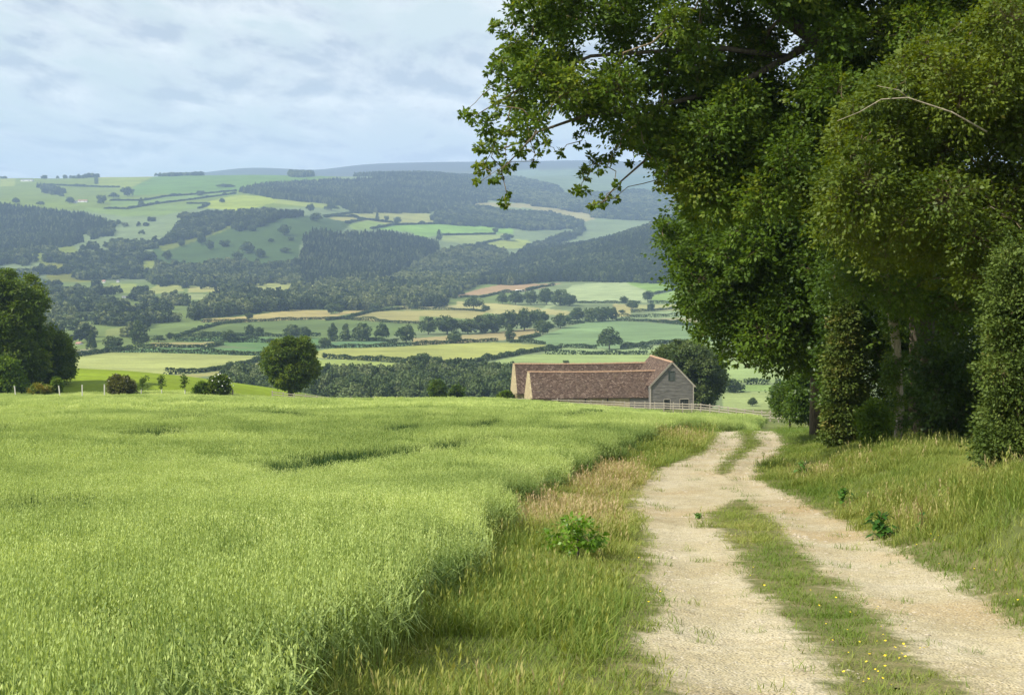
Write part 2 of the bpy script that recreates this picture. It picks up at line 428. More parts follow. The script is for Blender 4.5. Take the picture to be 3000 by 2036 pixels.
def make_ground():
    sc = np.concatenate([np.linspace(-3.2, -.62, 40, endpoint=False), np.linspace(-.62, -.42, 40, endpoint=False),
                         np.linspace(-.42, .42, 560, endpoint=False), np.linspace(.42, .62, 40, endpoint=False), np.linspace(.62, 3.2, 41)])
    ys = [-28.0]
    while ys[-1] < 12200:
        y = ys[-1]
        st = 1.2 if y < 3 else .12 + .011 * y if y < 100 else 1.2 if y < 300 else .0075 * y if y < 6000 else .02 * y
        ys.append(y + st)
    ys = np.array(ys)
    X = sc[None, :] * (ys[:, None] + 30.0); Y = np.repeat(ys[:, None], len(sc), 1)
    x = X.ravel(); y = Y.ravel(); z = gz(x, y)
    c = cover(x, y, z)
    k = y < YEND + 4
    z[k] -= .07 * smooth(-.05, .3, lane_mask(x[k], y[k]))            # the wheel tracks are worn into the ground
    nr, nc = X.shape
    i = np.arange(nr * nc).reshape(nr, nc)
    f = np.stack([i[:-1, :-1], i[:-1, 1:], i[1:, 1:], i[1:, :-1]], -1).reshape(-1, 4)
    m, nt, out = mat_new('ground')
    at_ = N(nt, 'ShaderNodeAttribute', attribute_name='cover').outputs['Color']
    pos = N(nt, 'ShaderNodeNewGeometry').outputs['Position']
    n1 = noise(nt, .011, 5, .6, pos); n2 = noise(nt, .9, 4, .65, pos); n3 = noise(nt, .05, 3, .6, pos)
    mp = N(nt, 'ShaderNodeMapping', ins={'Vector': pos, 'Rotation': (0, 0, .5), 'Scale': (.018, .11, .02)}).outputs[0]
    n4 = noise(nt, 1.0, 3, .6, mp)                                   # drilling lines in the fields
    f1 = ramp(nt, n1, [(.3, .80), (.7, 1.2)])
    f2 = ramp(nt, n2, [(.25, .72), (.75, 1.25)])
    f3 = ramp(nt, n3, [(.3, .86), (.7, 1.13)])
    f4 = ramp(nt, n4, [(.35, .90), (.65, 1.10)])
    c1 = at_
    for f_ in (f1, f2, f3, f4): c1 = mixc(nt, 1.0, c1, f_, 'MULTIPLY')
    b = N(nt, 'ShaderNodeBsdfPrincipled', ins={'Base Color': c1, 'Roughness': .95, 'Specular IOR Level': .1})
    bp = N(nt, 'ShaderNodeBump', ins={'Strength': .5, 'Distance': .08, 'Height': n2}); nt.links.new(bp.outputs[0], b.inputs['Normal'])
    nt.links.new(b.outputs[0], out.inputs['Surface'])
    o = mesh_np('ground', np.stack([x, y, z], 1), f, m, {'cover': ('FLOAT_COLOR', 'POINT', np.concatenate([c, np.ones((len(c), 1))], 1))}, True)
    tag(o, kind='structure')
# ------------------------------------------------------------------ scattering (stuff only): instances of loose geometry on points
def scatter(name, pts, rz, scl, idx, tint, protos, tilt=None):
    n = len(pts)
    rot = np.zeros((n, 3)); rot[:, 2] = rz
    if tilt is not None: rot[:, :2] = tilt
    scl = np.asarray(scl, float)
    if scl.ndim == 1: scl = np.repeat(scl[:, None], 3, 1)
    me = bpy.data.meshes.new(name); me.vertices.add(n); me.vertices.foreach_set('co', np.ascontiguousarray(pts, np.float32).ravel())
    for an, typ, key, arr in (('rot', 'FLOAT_VECTOR', 'vector', rot), ('scl', 'FLOAT_VECTOR', 'vector', scl),
                              ('idx', 'INT', 'value', idx), ('itint', 'FLOAT', 'value', tint)):
        a = me.attributes.new(an, typ, 'POINT')
        a.data.foreach_set(key, np.ascontiguousarray(arr, np.int32 if typ == 'INT' else np.float32).ravel())
    o = bpy.data.objects.new(name, me); COL.objects.link(o)
    ng = bpy.data.node_groups.new(name, 'GeometryNodeTree')
    ng.interface.new_socket('Geometry', in_out='INPUT', socket_type='NodeSocketGeometry')
    ng.interface.new_socket('Geometry', in_out='OUTPUT', socket_type='NodeSocketGeometry')
    gi = ng.nodes.new('NodeGroupInput'); go = ng.nodes.new('NodeGroupOutput')
    jn = ng.nodes.new('GeometryNodeJoinGeometry')
    for p in reversed(protos):
        oi = ng.nodes.new('GeometryNodeObjectInfo'); oi.inputs['Object'].default_value = p; oi.inputs['As Instance'].default_value = False
        gt = ng.nodes.new('GeometryNodeGeometryToInstance')
        ng.links.new(oi.outputs['Geometry'], gt.inputs[0]); ng.links.new(gt.outputs[0], jn.inputs[0])
    ip = ng.nodes.new('GeometryNodeInstanceOnPoints'); ip.inputs['Pick Instance'].default_value = True
    def na(nm, typ):
        a = ng.nodes.new('GeometryNodeInputNamedAttribute'); a.data_type = typ; a.inputs['Name'].default_value = nm
        return a.outputs['Attribute']
    er = ng.nodes.new('FunctionNodeEulerToRotation')
    ng.links.new(na('rot', 'FLOAT_VECTOR'), er.inputs[0])
    ng.links.new(gi.outputs[0], ip.inputs['Points']); ng.links.new(jn.outputs[0], ip.inputs['Instance'])
    ng.links.new(na('idx', 'INT'), ip.inputs['Instance Index'])
    ng.links.new(er.outputs[0], ip.inputs['Rotation']); ng.links.new(na('scl', 'FLOAT_VECTOR'), ip.inputs['Scale'])
    ng.links.new(ip.outputs[0], go.inputs[0])
    md = o.modifiers.new('scatter', 'NODES'); md.node_group = ng
    return tag(o, kind='stuff')

class QB:
    """loose quads with a tint each (numpy)"""
    def __init__(s): s.v = []; s.t = []; s.n = 0
    def add(s, quads, tint):
        quads = np.asarray(quads, float).reshape(-1, 4, 3)
        s.v.append(quads); s.t.append(np.broadcast_to(np.asarray(tint, float), (len(quads),)))
    def arrays(s):
        q = np.concatenate(s.v); t = np.concatenate(s.t)
        return q, t
    def build(s, name, mat, link=True, parent=None, origin=None):
        q, t = s.arrays()
        if origin is not None: q = q - np.asarray(origin)
        v = q.reshape(-1, 3); f = np.arange(len(v)).reshape(-1, 4)
        return mesh_np(name, v, f, mat, {'tint': ('FLOAT', 'POINT', np.repeat(t, 4))}, link=link, parent=parent)

def unit(a): return a / np.maximum(np.linalg.norm(a, axis=-1, keepdims=True), 1e-9)

def blades(qb, n, h0, h1, spread, lean, w, t0, t1, base=None):
    r = rng.random
    a = r(n) * 2 * PI; rad = spread * np.sqrt(r(n))
    b = np.stack([np.cos(a) * rad, np.sin(a) * rad, -np.full(n, .03)], 1)
    if base is not None: b = b + base
    h = h0 + (h1 - h0) * r(n)
    la = r(n) * 2 * PI; ln = lean * (0.3 + r(n)) * h
    d = np.stack([np.cos(la) * ln, np.sin(la) * ln, np.zeros(n)], 1)
    s = np.stack([-np.sin(la + r(n) - .5), np.cos(la + r(n) - .5), np.zeros(n)], 1) * (w * (.6 + .8 * r(n)))[:, None]
    m = b + d * .35 + np.stack([np.zeros(n)] * 2 + [h * .62], 1)
    t = b + d + np.stack([np.zeros(n)] * 2 + [h], 1)
    q1 = np.stack([b - s * .5, b + s * .5, m + s * .42, m - s * .42], 1)
    q2 = np.stack([m - s * .42, m + s * .42, t + s * .06, t - s * .06], 1)
    tn = t0 + (t1 - t0) * r(n)
    qb.add(q1, tn); qb.add(q2, tn)
    return t

def oat_tuft(name, mat, size, n, thick=1.0, h=.77, spik=15):
    qb = QB(); r = rng.random
    p = (r((n, 2)) - .5) * size
    hh = h * (.86 + .2 * r(n))
    la = r(n) * 2 * PI; ln = .06 + .10 * r(n)
    top = np.stack([p[:, 0] + np.cos(la) * ln, p[:, 1] + np.sin(la) * ln, hh], 1)
    bot = np.stack([p[:, 0], p[:, 1], np.zeros(n)], 1)
    sd = np.stack([-np.sin(la), np.cos(la), np.zeros(n)], 1) * .0035 * thick
    qb.add(np.stack([bot - sd, bot + sd, top + sd * .6, top - sd * .6], 1), .28 + .15 * r(n))
    for k in range(3):                                               # leaves along the stem
        z = hh * (.25 + .18 * k + .12 * r(n)); f = (z / hh)[:, None]
        b = bot + (top - bot) * f; a = r(n) * 2 * PI; L = .16 + .14 * r(n)
        dr = np.stack([np.cos(a), np.sin(a), np.zeros(n)], 1); ss = np.stack([-np.sin(a), np.cos(a), np.zeros(n)], 1) * .006 * thick
        m = b + dr * (L * .5)[:, None] + [0, 0, .09]; t = b + dr * L[:, None] + np.stack([np.zeros(n)] * 2 + [.05 - .12 * r(n)], 1)
        tn = .15 + .3 * r(n)
        qb.add(np.stack([b - ss, b + ss, m + ss, m - ss], 1), tn); qb.add(np.stack([m - ss, m + ss, t + ss * .1, t - ss * .1], 1), tn)
    for k in range(spik):                                            # drooping spikelets of the panicle
        f = (.74 + .27 * (k + r(n)) / spik)[:, None]
        b = bot + (top - bot) * f; a = r(n) * 2 * PI
        reach = (.055 * (1.25 - (k / spik)) + .012) * (.6 + .8 * r(n))
        c = b + np.stack([np.cos(a) * reach, np.sin(a) * reach, .01 + .02 * r(n)], 1)
        L = (.022 + .009 * r(n)) * (1 + (thick - 1) * .45); W = (.0036 + .0016 * r(n)) * thick
        tilt = np.stack([np.cos(a) * .35, np.sin(a) * .35, -np.ones(n)], 1); tilt = unit(tilt)
        sa = r(n) * 2 * PI; ss = np.stack([np.cos(sa), np.sin(sa), np.zeros(n)], 1) * W[:, None]
        qb.add(np.stack([c, c + tilt * (L * .45)[:, None] + ss, c + tilt * L[:, None], c + tilt * (L * .45)[:, None] - ss], 1), .55 + .45 * r(n))
    return qb.build(name, mat, link=False)

# ------------------------------------------------------------------ lane edges (read off the photograph, carried onto the ground)
def edge(pts):
    P = np.array([hit(u, v)[:2] for u, v in pts]); P = P[np.argsort(P[:, 1])]
    return P[:, 1], P[:, 0]
L0 = edge([(1650,2300),(1590,1800),(1545,1577),(1500,1500),(1490,1450),(1502,1380),(1480,1300),(1475,1230),(1450,1170),(1442,1130),(1462,1095),(1505,1066),(1565,1045),(1602,1028),(1622,1006),(1628,988),(1650,978),(1680,970)])
L1 = edge([(2250,2300),(2010,1800),(1900,1577),(1870,1520),(1815,1450),(1758,1390),(1700,1310),(1660,1250),(1622,1200),(1605,1170),(1640,1148),(1720,1128),(1720,1098),(1620,1078),(1645,1046),(1682,1014),(1680,990),(1690,976)])
R0 = edge([(2900,2300),(2430,1800),(2190,1577),(2110,1500),(2060,1460),(2010,1400),(1945,1360),(1850,1280),(1795,1220),(1745,1170),(1715,1148),(1640,1128),(1640,1098),(1650,1078),(1690,1040),(1728,1010),(1716,985),(1718,974)])
R1 = edge([(3600,2300),(2700,1700),(2324,1415),(2230,1370),(2150,1320),(2050,1262),(1980,1220),(1900,1180),(1820,1142),(1752,1112),(1716,1085),(1724,1060),(1762,1035),(1780,1010),(1762,986),(1742,972)])
CE = edge([(700,2300),(790,1700),(830,1600),(880,1510),(1040,1415),(1085,1320),(1145,1255),(1185,1185),(1280,1120),(1385,1062),(1470,1012),(1520,985)])
def ex(e, y): return np.interp(y, e[0], e[1])
YEND = 74.0
def crop_right(y):
    y = np.asarray(y, float)
    c = ex(CE, np.minimum(y, CE[0][-1]))
    ye = CE[0][-1]
    far = (1745 - CU) / F * y - 1.0
    k = smooth(ye - 2, ye + 12, y)
    return c * (1 - k) + far * k
def lane_mask(x, y):
    """>0 on the wheel tracks, in metres to the nearer edge"""
    a = np.minimum(x - ex(L0, y), ex(L1, y) - x); b = np.minimum(x - ex(R0, y), ex(R1, y) - x)
    return np.where(y > YEND, -1, np.maximum(a, b))

make_ground()
def make_lane():
    P = []
    ys = [3.2]
    while ys[-1] < YEND: ys.append(ys[-1] + .012 + .0042 * ys[-1])
    ys = np.array(ys)
    tx = np.linspace(.02, .36, 560); 
    X = tx[None, :] * (ys[:, None] + 3.0) * 1.25; Y = np.repeat(ys[:, None], len(tx), 1)
    jit = (vnoise(X, Y, .3, .55) - .5) * .34 + (vnoise(X, Y, 7.3, .16) - .5) * .20
    M = lane_mask(X, Y) + jit + .05
    keep = M > -.55
    Z = gz(X, Y) + .006 + .022 * smooth(-.5, -.1, M) - .035 * smooth(.05, .6, M) + (vnoise(X, Y, 2.5, .22) - .5) * .022 + (vnoise(X, Y, 5.5, .07) - .5) * .012
    nr, nc = X.shape; i = np.arange(nr * nc).reshape(nr, nc)
    kf = keep[:-1, :-1] & keep[:-1, 1:] & keep[1:, 1:] & keep[1:, :-1]
    f = np.stack([i[:-1, :-1], i[:-1, 1:], i[1:, 1:], i[1:, :-1]], -1)[kf]
    used, inv = np.unique(f.ravel(), return_inverse=True)
    v = np.stack([X.ravel(), Y.ravel(), Z.ravel()], 1)[used]
    m, nt, out = mat_new('chalky_gravel')
    pos = N(nt, 'ShaderNodeNewGeometry').outputs['Position']
    n1 = noise(nt, .55, 4, .6, pos); n2 = noise(nt, 7, 5, .7, pos); n3 = noise(nt, .23, 3, .5, pos)
    vo = N(nt, 'ShaderNodeTexVoronoi', ins={'Vector': pos, 'Scale': 42.0}); vc = vo.outputs['Color']
    vo2 = N(nt, 'ShaderNodeTexVoronoi', ins={'Vector': pos, 'Scale': 75.0})
    c = ramp(nt, n1, [(.3, (.36, .295, .168)), (.5, (.43, .368, .228)), (.72, (.51, .452, .32))])
    c = mixc(nt, ramp(nt, n3, [(.52, 0.0), (.70, .55)]), c, (.40, .26, .11))
    c = mixc(nt, ramp(nt, n2, [(.5, 0.0), (.75, .55)]), c, (.25, .19, .115))
    st = ramp(nt, N(nt, 'ShaderNodeSeparateColor', ins={0: vc}).outputs[0], [(.74, 0.0), (.80, .55)])
    c = mixc(nt, math_n(nt, 'MULTIPLY', st, ramp(nt, vo.outputs['Distance'], [(.45, 1.0), (.6, 0.0)])), c, (.55, .50, .40))
    st2 = ramp(nt, N(nt, 'ShaderNodeSeparateColor', ins={0: vo2.outputs['Color']}).outputs[1], [(.86, 0.0), (.9, .65)])
    c = mixc(nt, st2, c, (.12, .10, .075))
    am = N(nt, 'ShaderNodeAttribute', attribute_name='worn').outputs['Fac']
    n5 = noise(nt, 5, 5, .7, pos)
    soil = ramp(nt, n5, [(.3, (.10, .12, .035)), (.55, (.17, .155, .065)), (.75, (.26, .215, .11))])
    wf = math_n(nt, 'ADD', am, math_n(nt, 'MULTIPLY', math_n(nt, 'SUBTRACT', n5, .5), .55))
    c = mixc(nt, ramp(nt, wf, [(.40, 0.0), (.62, 1.0)]), soil, c)
    b = N(nt, 'ShaderNodeBsdfPrincipled', ins={'Base Color': c, 'Roughness': .92, 'Specular IOR Level': .15})
    h = math_n(nt, 'ADD', n2, math_n(nt, 'MULTIPLY', vo.outputs['Distance'], -.9))
    bp = N(nt, 'ShaderNodeBump', ins={'Strength': .6, 'Distance': .02, 'Height': h}); nt.links.new(bp.outputs[0], b.inputs['Normal'])
    nt.links.new(b.outputs[0], out.inputs['Surface'])
    o = mesh_np('gravel_track', v, inv.reshape(-1, 4), m, {'worn': ('FLOAT', 'POINT', np.clip(.5 + M.ravel()[used] * 1.1, 0, 1))}, True)
    tag(o, kind='structure')
    # loose pebbles
    pm = plain_mat('pebble', (.22, .18, .12), (.55, .49, .38), 9, .9)
    protos = []
    for k in range(4):
        me = bpy.data.meshes.new('pebble'); import bmesh
        bm = bmesh.new(); bmesh.ops.create_icosphere(bm, subdivisions=1, radius=1)
        for q in bm.verts: q.co = Vector((q.co.x * random.uniform(.7, 1.2), q.co.y * random.uniform(.6, 1.1), q.co.z * random.uniform(.4, .7)))
        bm.to_mesh(me); bm.free(); me.materials.append(pm); protos.append(bpy.data.objects.new('pebble', me))
    n = 90000
    y = 4 + (YEND - 6) * rng.random(n) ** 2.0; x = ex(L0, y) - .3 + (ex(R1, y) - ex(L0, y) + .6) * rng.random(n)
    lm = lane_mask(x, y); k = (lm > -.22) & (rng.random(n) < np.where(lm < .3, .5, .22))
    x = x[k]; y = y[k]
    s = (.004 + .030 * rng.random(len(x)) ** 3.8) * (1 + y / 45)
    pts = np.stack([x, y, gz(x, y) + .004 - .03 * smooth(.05, .6, lane_mask(x, y))], 1)
    scatter('gravel_stones', pts, rng.random(len(x)) * 6.28, s, rng.integers(0, 4, len(x)), rng.random(len(x)), protos)
make_lane()

# ------------------------------------------------------------------ the oats
def tram(u, v, line, w):
    """distance (drawing units) from a polyline is under w"""
    P = np.array(line, float); best = np.full(u.shape, 1e9)
    for i in range(len(P) - 1):
        a = P[i]; b = P[i + 1]; d = b - a; L = (d ** 2).sum()
        t = np.clip(((u - a[0]) * d[0] + (v - a[1]) * d[1]) / L, 0, 1)
        best = np.minimum(best, np.hypot(u - a[0] - t * d[0], (v - a[1] - t * d[1]) * 1.6))
    return best < w
def make_crop():
    mat = leaf_mat('oat_crop', (.150, .228, .056), (.45, .545, .185), (.64, .705, .31), .35, (1.25, 1.2, .6), .55, .06, True, .25, .12)
    near = [oat_tuft('oat', mat, .62, 78, 1.0) for k in range(6)]
    mid = [oat_tuft('oat', mat, 1.15, 190, 1.6, spik=9) for k in range(5)]
    far = [oat_tuft('oat', mat, 2.6, 380, 3.4, spik=7) for k in range(5)]
    lmat = leaf_mat('oat_leaf_and_shade', (.035, .075, .018), (.085, .145, .040), (.16, .22, .07), .3, (1.25, 1.2, .6), .55, .06, True, .25, .12)  # dark leaf colour, also carries the shade of the wheel lines
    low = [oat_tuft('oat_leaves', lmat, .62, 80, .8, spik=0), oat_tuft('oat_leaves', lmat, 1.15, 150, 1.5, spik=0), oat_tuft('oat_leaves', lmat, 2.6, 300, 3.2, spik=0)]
    P = []; I = []; Sc = []
    def band(y0, y1, st, i0, ni, over):
        ny = int((y1 - y0) / st)
        for k in range(ny):
            y = y0 + (k + .5) * st
            xr = float(crop_right(y)) + (vnoise(np.array([0.]), np.array([y]), 3.3, 1.7)[0] - .5) * .8 + random.uniform(-.2, .2) - .42; xl = -.46 * y - 3 - over
            n = int((xr - xl) / st)
            if n < 1: continue
            x = xr - st * (np.arange(n) + .55) + (rng.random(n) - .5) * st * .35
            P.append(np.stack([x, np.full(n, y) + (rng.random(n) - .5) * st * .35], 1)); I.append(i0 + rng.integers(0, ni, n))
            Sc.append(np.full(n, 1.0))
    band(2.0, 30, .46, 0, 6, 1); band(30, 78, .86, 6, 5, 2); band(78, 212, 1.9, 11, 5, 8)
    P = np.concatenate(P); I = np.concatenate(I); Sc = np.concatenate(Sc)
    x, y = P[:, 0], P[:, 1]
    z = gz(x, y)
    u, v = proj(x, y, z + .8)
    # where the crop ends on the far side: fence and stakes
    yend = np.interp(u, [-500, 0, 300, 600, 760, 1100, 1400, 1476, 1560, 1650, 1745], [190, 190, 196, 203, 206, 204, 196, 190, 182, 172, 150])
    keep = y < yend
    h = .80 + .20 * vnoise(x, y, .5, 9) + .14 * vnoise(x, y, 3.3, 2.6)
    # wheel lines, their trench shade put into dark leafy plants; beaten-down spots
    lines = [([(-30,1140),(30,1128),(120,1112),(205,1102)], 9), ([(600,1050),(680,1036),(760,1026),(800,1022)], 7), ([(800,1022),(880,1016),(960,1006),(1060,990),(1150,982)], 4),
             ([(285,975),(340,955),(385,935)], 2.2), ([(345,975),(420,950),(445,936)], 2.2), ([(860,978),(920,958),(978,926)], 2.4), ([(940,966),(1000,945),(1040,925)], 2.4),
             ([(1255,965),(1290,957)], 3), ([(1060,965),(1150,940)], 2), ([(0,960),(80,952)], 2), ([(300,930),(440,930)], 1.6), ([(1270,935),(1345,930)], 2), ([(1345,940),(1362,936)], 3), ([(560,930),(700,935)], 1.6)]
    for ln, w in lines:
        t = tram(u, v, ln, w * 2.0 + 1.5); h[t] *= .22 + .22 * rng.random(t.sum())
    ed = crop_right(y) - x; e_ = (ed < 1.3) & (rng.random(len(x)) < .35); h[e_] *= .55 + .35 * rng.random(e_.sum())
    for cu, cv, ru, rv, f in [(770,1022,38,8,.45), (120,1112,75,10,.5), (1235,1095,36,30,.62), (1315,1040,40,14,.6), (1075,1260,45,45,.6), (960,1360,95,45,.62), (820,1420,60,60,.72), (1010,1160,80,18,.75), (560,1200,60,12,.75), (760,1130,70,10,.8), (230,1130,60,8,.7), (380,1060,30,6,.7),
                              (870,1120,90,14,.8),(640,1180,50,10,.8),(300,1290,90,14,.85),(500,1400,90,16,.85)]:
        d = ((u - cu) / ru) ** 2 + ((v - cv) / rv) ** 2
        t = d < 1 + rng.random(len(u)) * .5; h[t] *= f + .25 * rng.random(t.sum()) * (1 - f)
    tint = np.clip(.42 + .36 * (vnoise(x, y, 8, 22) - .5) + .5 * (vnoise(x, y, 5, 5) - .5) + .16 * rng.standard_normal(len(x)) + .12 * smooth(30, 110, y), 0, 1)
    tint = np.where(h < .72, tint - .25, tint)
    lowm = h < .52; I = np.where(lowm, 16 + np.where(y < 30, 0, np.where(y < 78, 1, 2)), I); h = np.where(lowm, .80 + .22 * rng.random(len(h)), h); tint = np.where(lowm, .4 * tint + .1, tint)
    pts = np.stack([x, y, z - .02], 1)[keep]; n = keep.sum()
    scl = np.stack([np.ones(n), np.ones(n), h[keep]], 1) * Sc[keep][:, None]
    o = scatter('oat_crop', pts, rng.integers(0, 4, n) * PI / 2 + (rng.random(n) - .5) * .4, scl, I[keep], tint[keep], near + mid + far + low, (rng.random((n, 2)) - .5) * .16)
    tag(o, 'pale green field of ripening oats sloping down to the barn', 'crop')
make_crop()

# ------------------------------------------------------------------ grass on the verges, the middle strip and the bank
def grass_proto(name, mat, n, h0, h1, spread, lean, w, heads=0, hm=1.35, t0=.0, t1=.75):
    qb = QB(); blades(qb, n, h0, h1, spread, lean, w, t0, t1)
    if heads:
        r = rng.random; m = heads
        t = blades(qb, m, h1 * .9, h1 * hm, spread, .25, w * .45, .75, .95)
        for k in range(4):
            a = r(m) * 6.28; L = .035 + .03 * r(m)
            c = t - np.stack([np.zeros(m), np.zeros(m), k * .022 + .01 * r(m)], 1)
            d = np.stack([np.cos(a) * .4, np.sin(a) * .4, np.ones(m)], 1) * L[:, None]
            s = np.stack([-np.sin(a), np.cos(a), np.zeros(m)], 1) * .006
            qb.add(np.stack([c, c + d * .5 + s, c + d, c + d * .5 - s], 1), .9 + .1 * r(m))
    return qb.build(name, mat, link=False)
def make_grass():
    mat = leaf_mat('verge_grass', (.115, .185, .026), (.29, .315, .075), (.45, .345, .20), .32, (1.3, 1.25, .5), .6, .5, True, .2, .2)
    short = [grass_proto('grass', mat, 36, .04, .12, .14, .9, .006) for k in range(4)]
    midg = [grass_proto('grass', mat, 38, .09, .22, .15, .8, .007, 1, 1.4) for k in range(4)]
    tall = [grass_proto('grass', mat, 42, .15, .34, .17, .75, .008, 3, 1.25) for k in range(4)]
    P = []; kind = []; sc = []
    def region(y0, y1, dens, xa, xb, pad=.0):
        ym = rng.random(int(60 * (y1 - y0) * dens)) * (y1 - y0) + y0
        return ym
    X = []; Y = []
    for y0, y1, dens in ((3, 9, 84), (9, 16, 62), (16, 26, 46), (26, 40, 30), (40, 78, 18)):
        n = int((y1 - y0) * dens * 26)
        y = y0 + (y1 - y0) * rng.random(n)
        x0 = crop_right(y) - .6; x1 = np.minimum(row_x(y) + 3.5, .46 * y + 3.5)
        w = np.maximum(x1 - x0, 0); k = rng.random(n) < w / 26
        y = y[k]; x = (x0[k] + w[k] * rng.random(k.sum())); X.append(x); Y.append(y)
    x = np.concatenate(X); y = np.concatenate(Y)
    lm = lane_mask(x, y) + (vnoise(x, y, .3, .55) - .5) * .3
    x_l, x_r = ex(L0, y), ex(R1, y)
    med = (x > ex(L1, y) - .05) & (x < ex(R0, y) + .05) & (y < YEND)
    dl = x_l - x; dr = x - x_r
    pr = np.where(lm < -.04, 1.0, np.where(lm < .12, .12, .015))
    bare = (vnoise(x, y, 2.2, .9) * .7 + vnoise(x, y, 8.2, .35) * .3 < .40) & med
    pr = np.where(bare & (lm < 0), .25, pr)
    k = rng.random(len(x)) < pr
    x, y, lm, med, dl, dr = [a[k] for a in (x, y, lm, med, dl, dr)]
    n = len(x); side = np.where(med, 0, np.where(dl > 0, 1, 2))
    g = vnoise(x, y, 1.7, 3.0) * .6 + vnoise(x, y, 6.3, 1.1) * .4
    idx = np.zeros(n, int); s = 1 + np.clip(y - 10, 0, 60) / 48
    edge_d = np.where(side == 1, dl, dr)
    hk = np.where(side == 0, -.02 + .48 * g, np.where(edge_d < .4, .10 + .45 * g, np.where(side == 1, .36 + .8 * (g - .35), .20 + .75 * (g - .35))))
    idx = np.where(hk < .42, rng.integers(0, 4, n), np.where(hk < .66, 4 + rng.integers(0, 4, n), 8 + rng.integers(0, 4, n)))
    z = gz(x, y)
    u, v = proj(x, y, z)
    dry = vnoise(x, y, 11, 4.5) * .7 + vnoise(x, y, 4, 1.4) * .3
    tint = .12 + .75 * (dry - .22) + .15 * rng.standard_normal(n)
    tint = np.where(side == 0, tint * .85 - .02, tint)
    tint = np.where(edge_d < .5, tint - .16 * (side > 0), tint)
    def patch(cu, cv, ru, rv, add):
        nonlocal tint
        d = ((u - cu) / ru) ** 2 + ((v - cv) / rv) ** 2
        tint = tint + add * np.exp(-d * 1.1)
    for a in [(1390,1095,120,45,1.1), (1280,1175,130,36,.95), (1560,1000,90,18,.45), (2000,1180,260,60,.28), (2290,1240,120,90,.25), (1420,1300,60,120,.25), (1150,1480,160,60,-.12), (1850,1075,90,20,.4), (2250,1060,120,30,.3), (1690,1230,90,40,.35),
              (1500,1480,60,110,.35), (1350,1200,60,90,.15), (1480,1020,70,30,-.3), (1830,970,90,40,-.35), (1820,1130,110,18,-.5), (2150,1280,160,40,-.35), (1200,1450,260,90,-.1), (2270,1170,80,60,-.2), (1750,1260,60,50,-.4), (1900,1420,90,70,-.35)]: patch(*a)
    tint = np.clip(tint, 0, 1)
    scl = s * (.8 + .45 * rng.random(n)); hz = np.where(side == 0, .85, 1.0)
    pts = np.stack([x, y, z - .01], 1)
    o = scatter('verge_grass', pts, rng.random(n) * 6.28, np.stack([scl, scl, scl * hz / np.maximum(s, 1) ** .55], 1), idx, tint, short + midg + tall, (rng.random((n, 2)) - .5) * .3)
    tag(o, 'mixed green and straw coloured grass on the lane verges and bank', 'grass')
    # buttercups
    fm = plain_mat('buttercup_petal', (.75, .55, .02), (.85, .68, .03), 5, .4)
    qb = MB()
    for k in range(5):
        a = k * 2 * PI / 5; c, s_ = math.cos(a), math.sin(a); c2, s2 = math.cos(a + .7), math.sin(a + .7); c3, s3 = math.cos(a - .7), math.sin(a - .7)
        qb.poly([(0, 0, .0), (.011 * c3, .011 * s3, .005), (.017 * c, .017 * s_, .009), (.011 * c2, .011 * s2, .005)])
    fl = qb.build('buttercup', fm, link=False)
    spots = [(1500,1350,70,90,12),(2060,1480,150,70,20),(1990,1540,150,50,18),(1780,1330,90,60,9),(1900,1410,140,50,14),(2120,1250,60,30,6),(2310,1370,60,40,8),(1830,1040,60,20,10),(2200,1300,120,40,8)]
    pts = []
    for cu, cv, ru, rv, m in spots:
        for k in range(m):
            p = hit(cu + random.gauss(0, ru * .6), min(cv + random.gauss(0, rv * .6), 1600))
            if lane_mask(p[0:1], p[1:2])[0] > .05: continue
            pts.append((p[0], p[1], p[2] + random.uniform(.06, .17)))
    pts = np.array(pts); n = len(pts)
    scatter('buttercups', pts, rng.random(n) * 6.28, .4 + .4 * rng.random(n), np.zeros(n, int), rng.random(n), [fl], (rng.random((n, 2)) - .5) * .9)
make_grass()
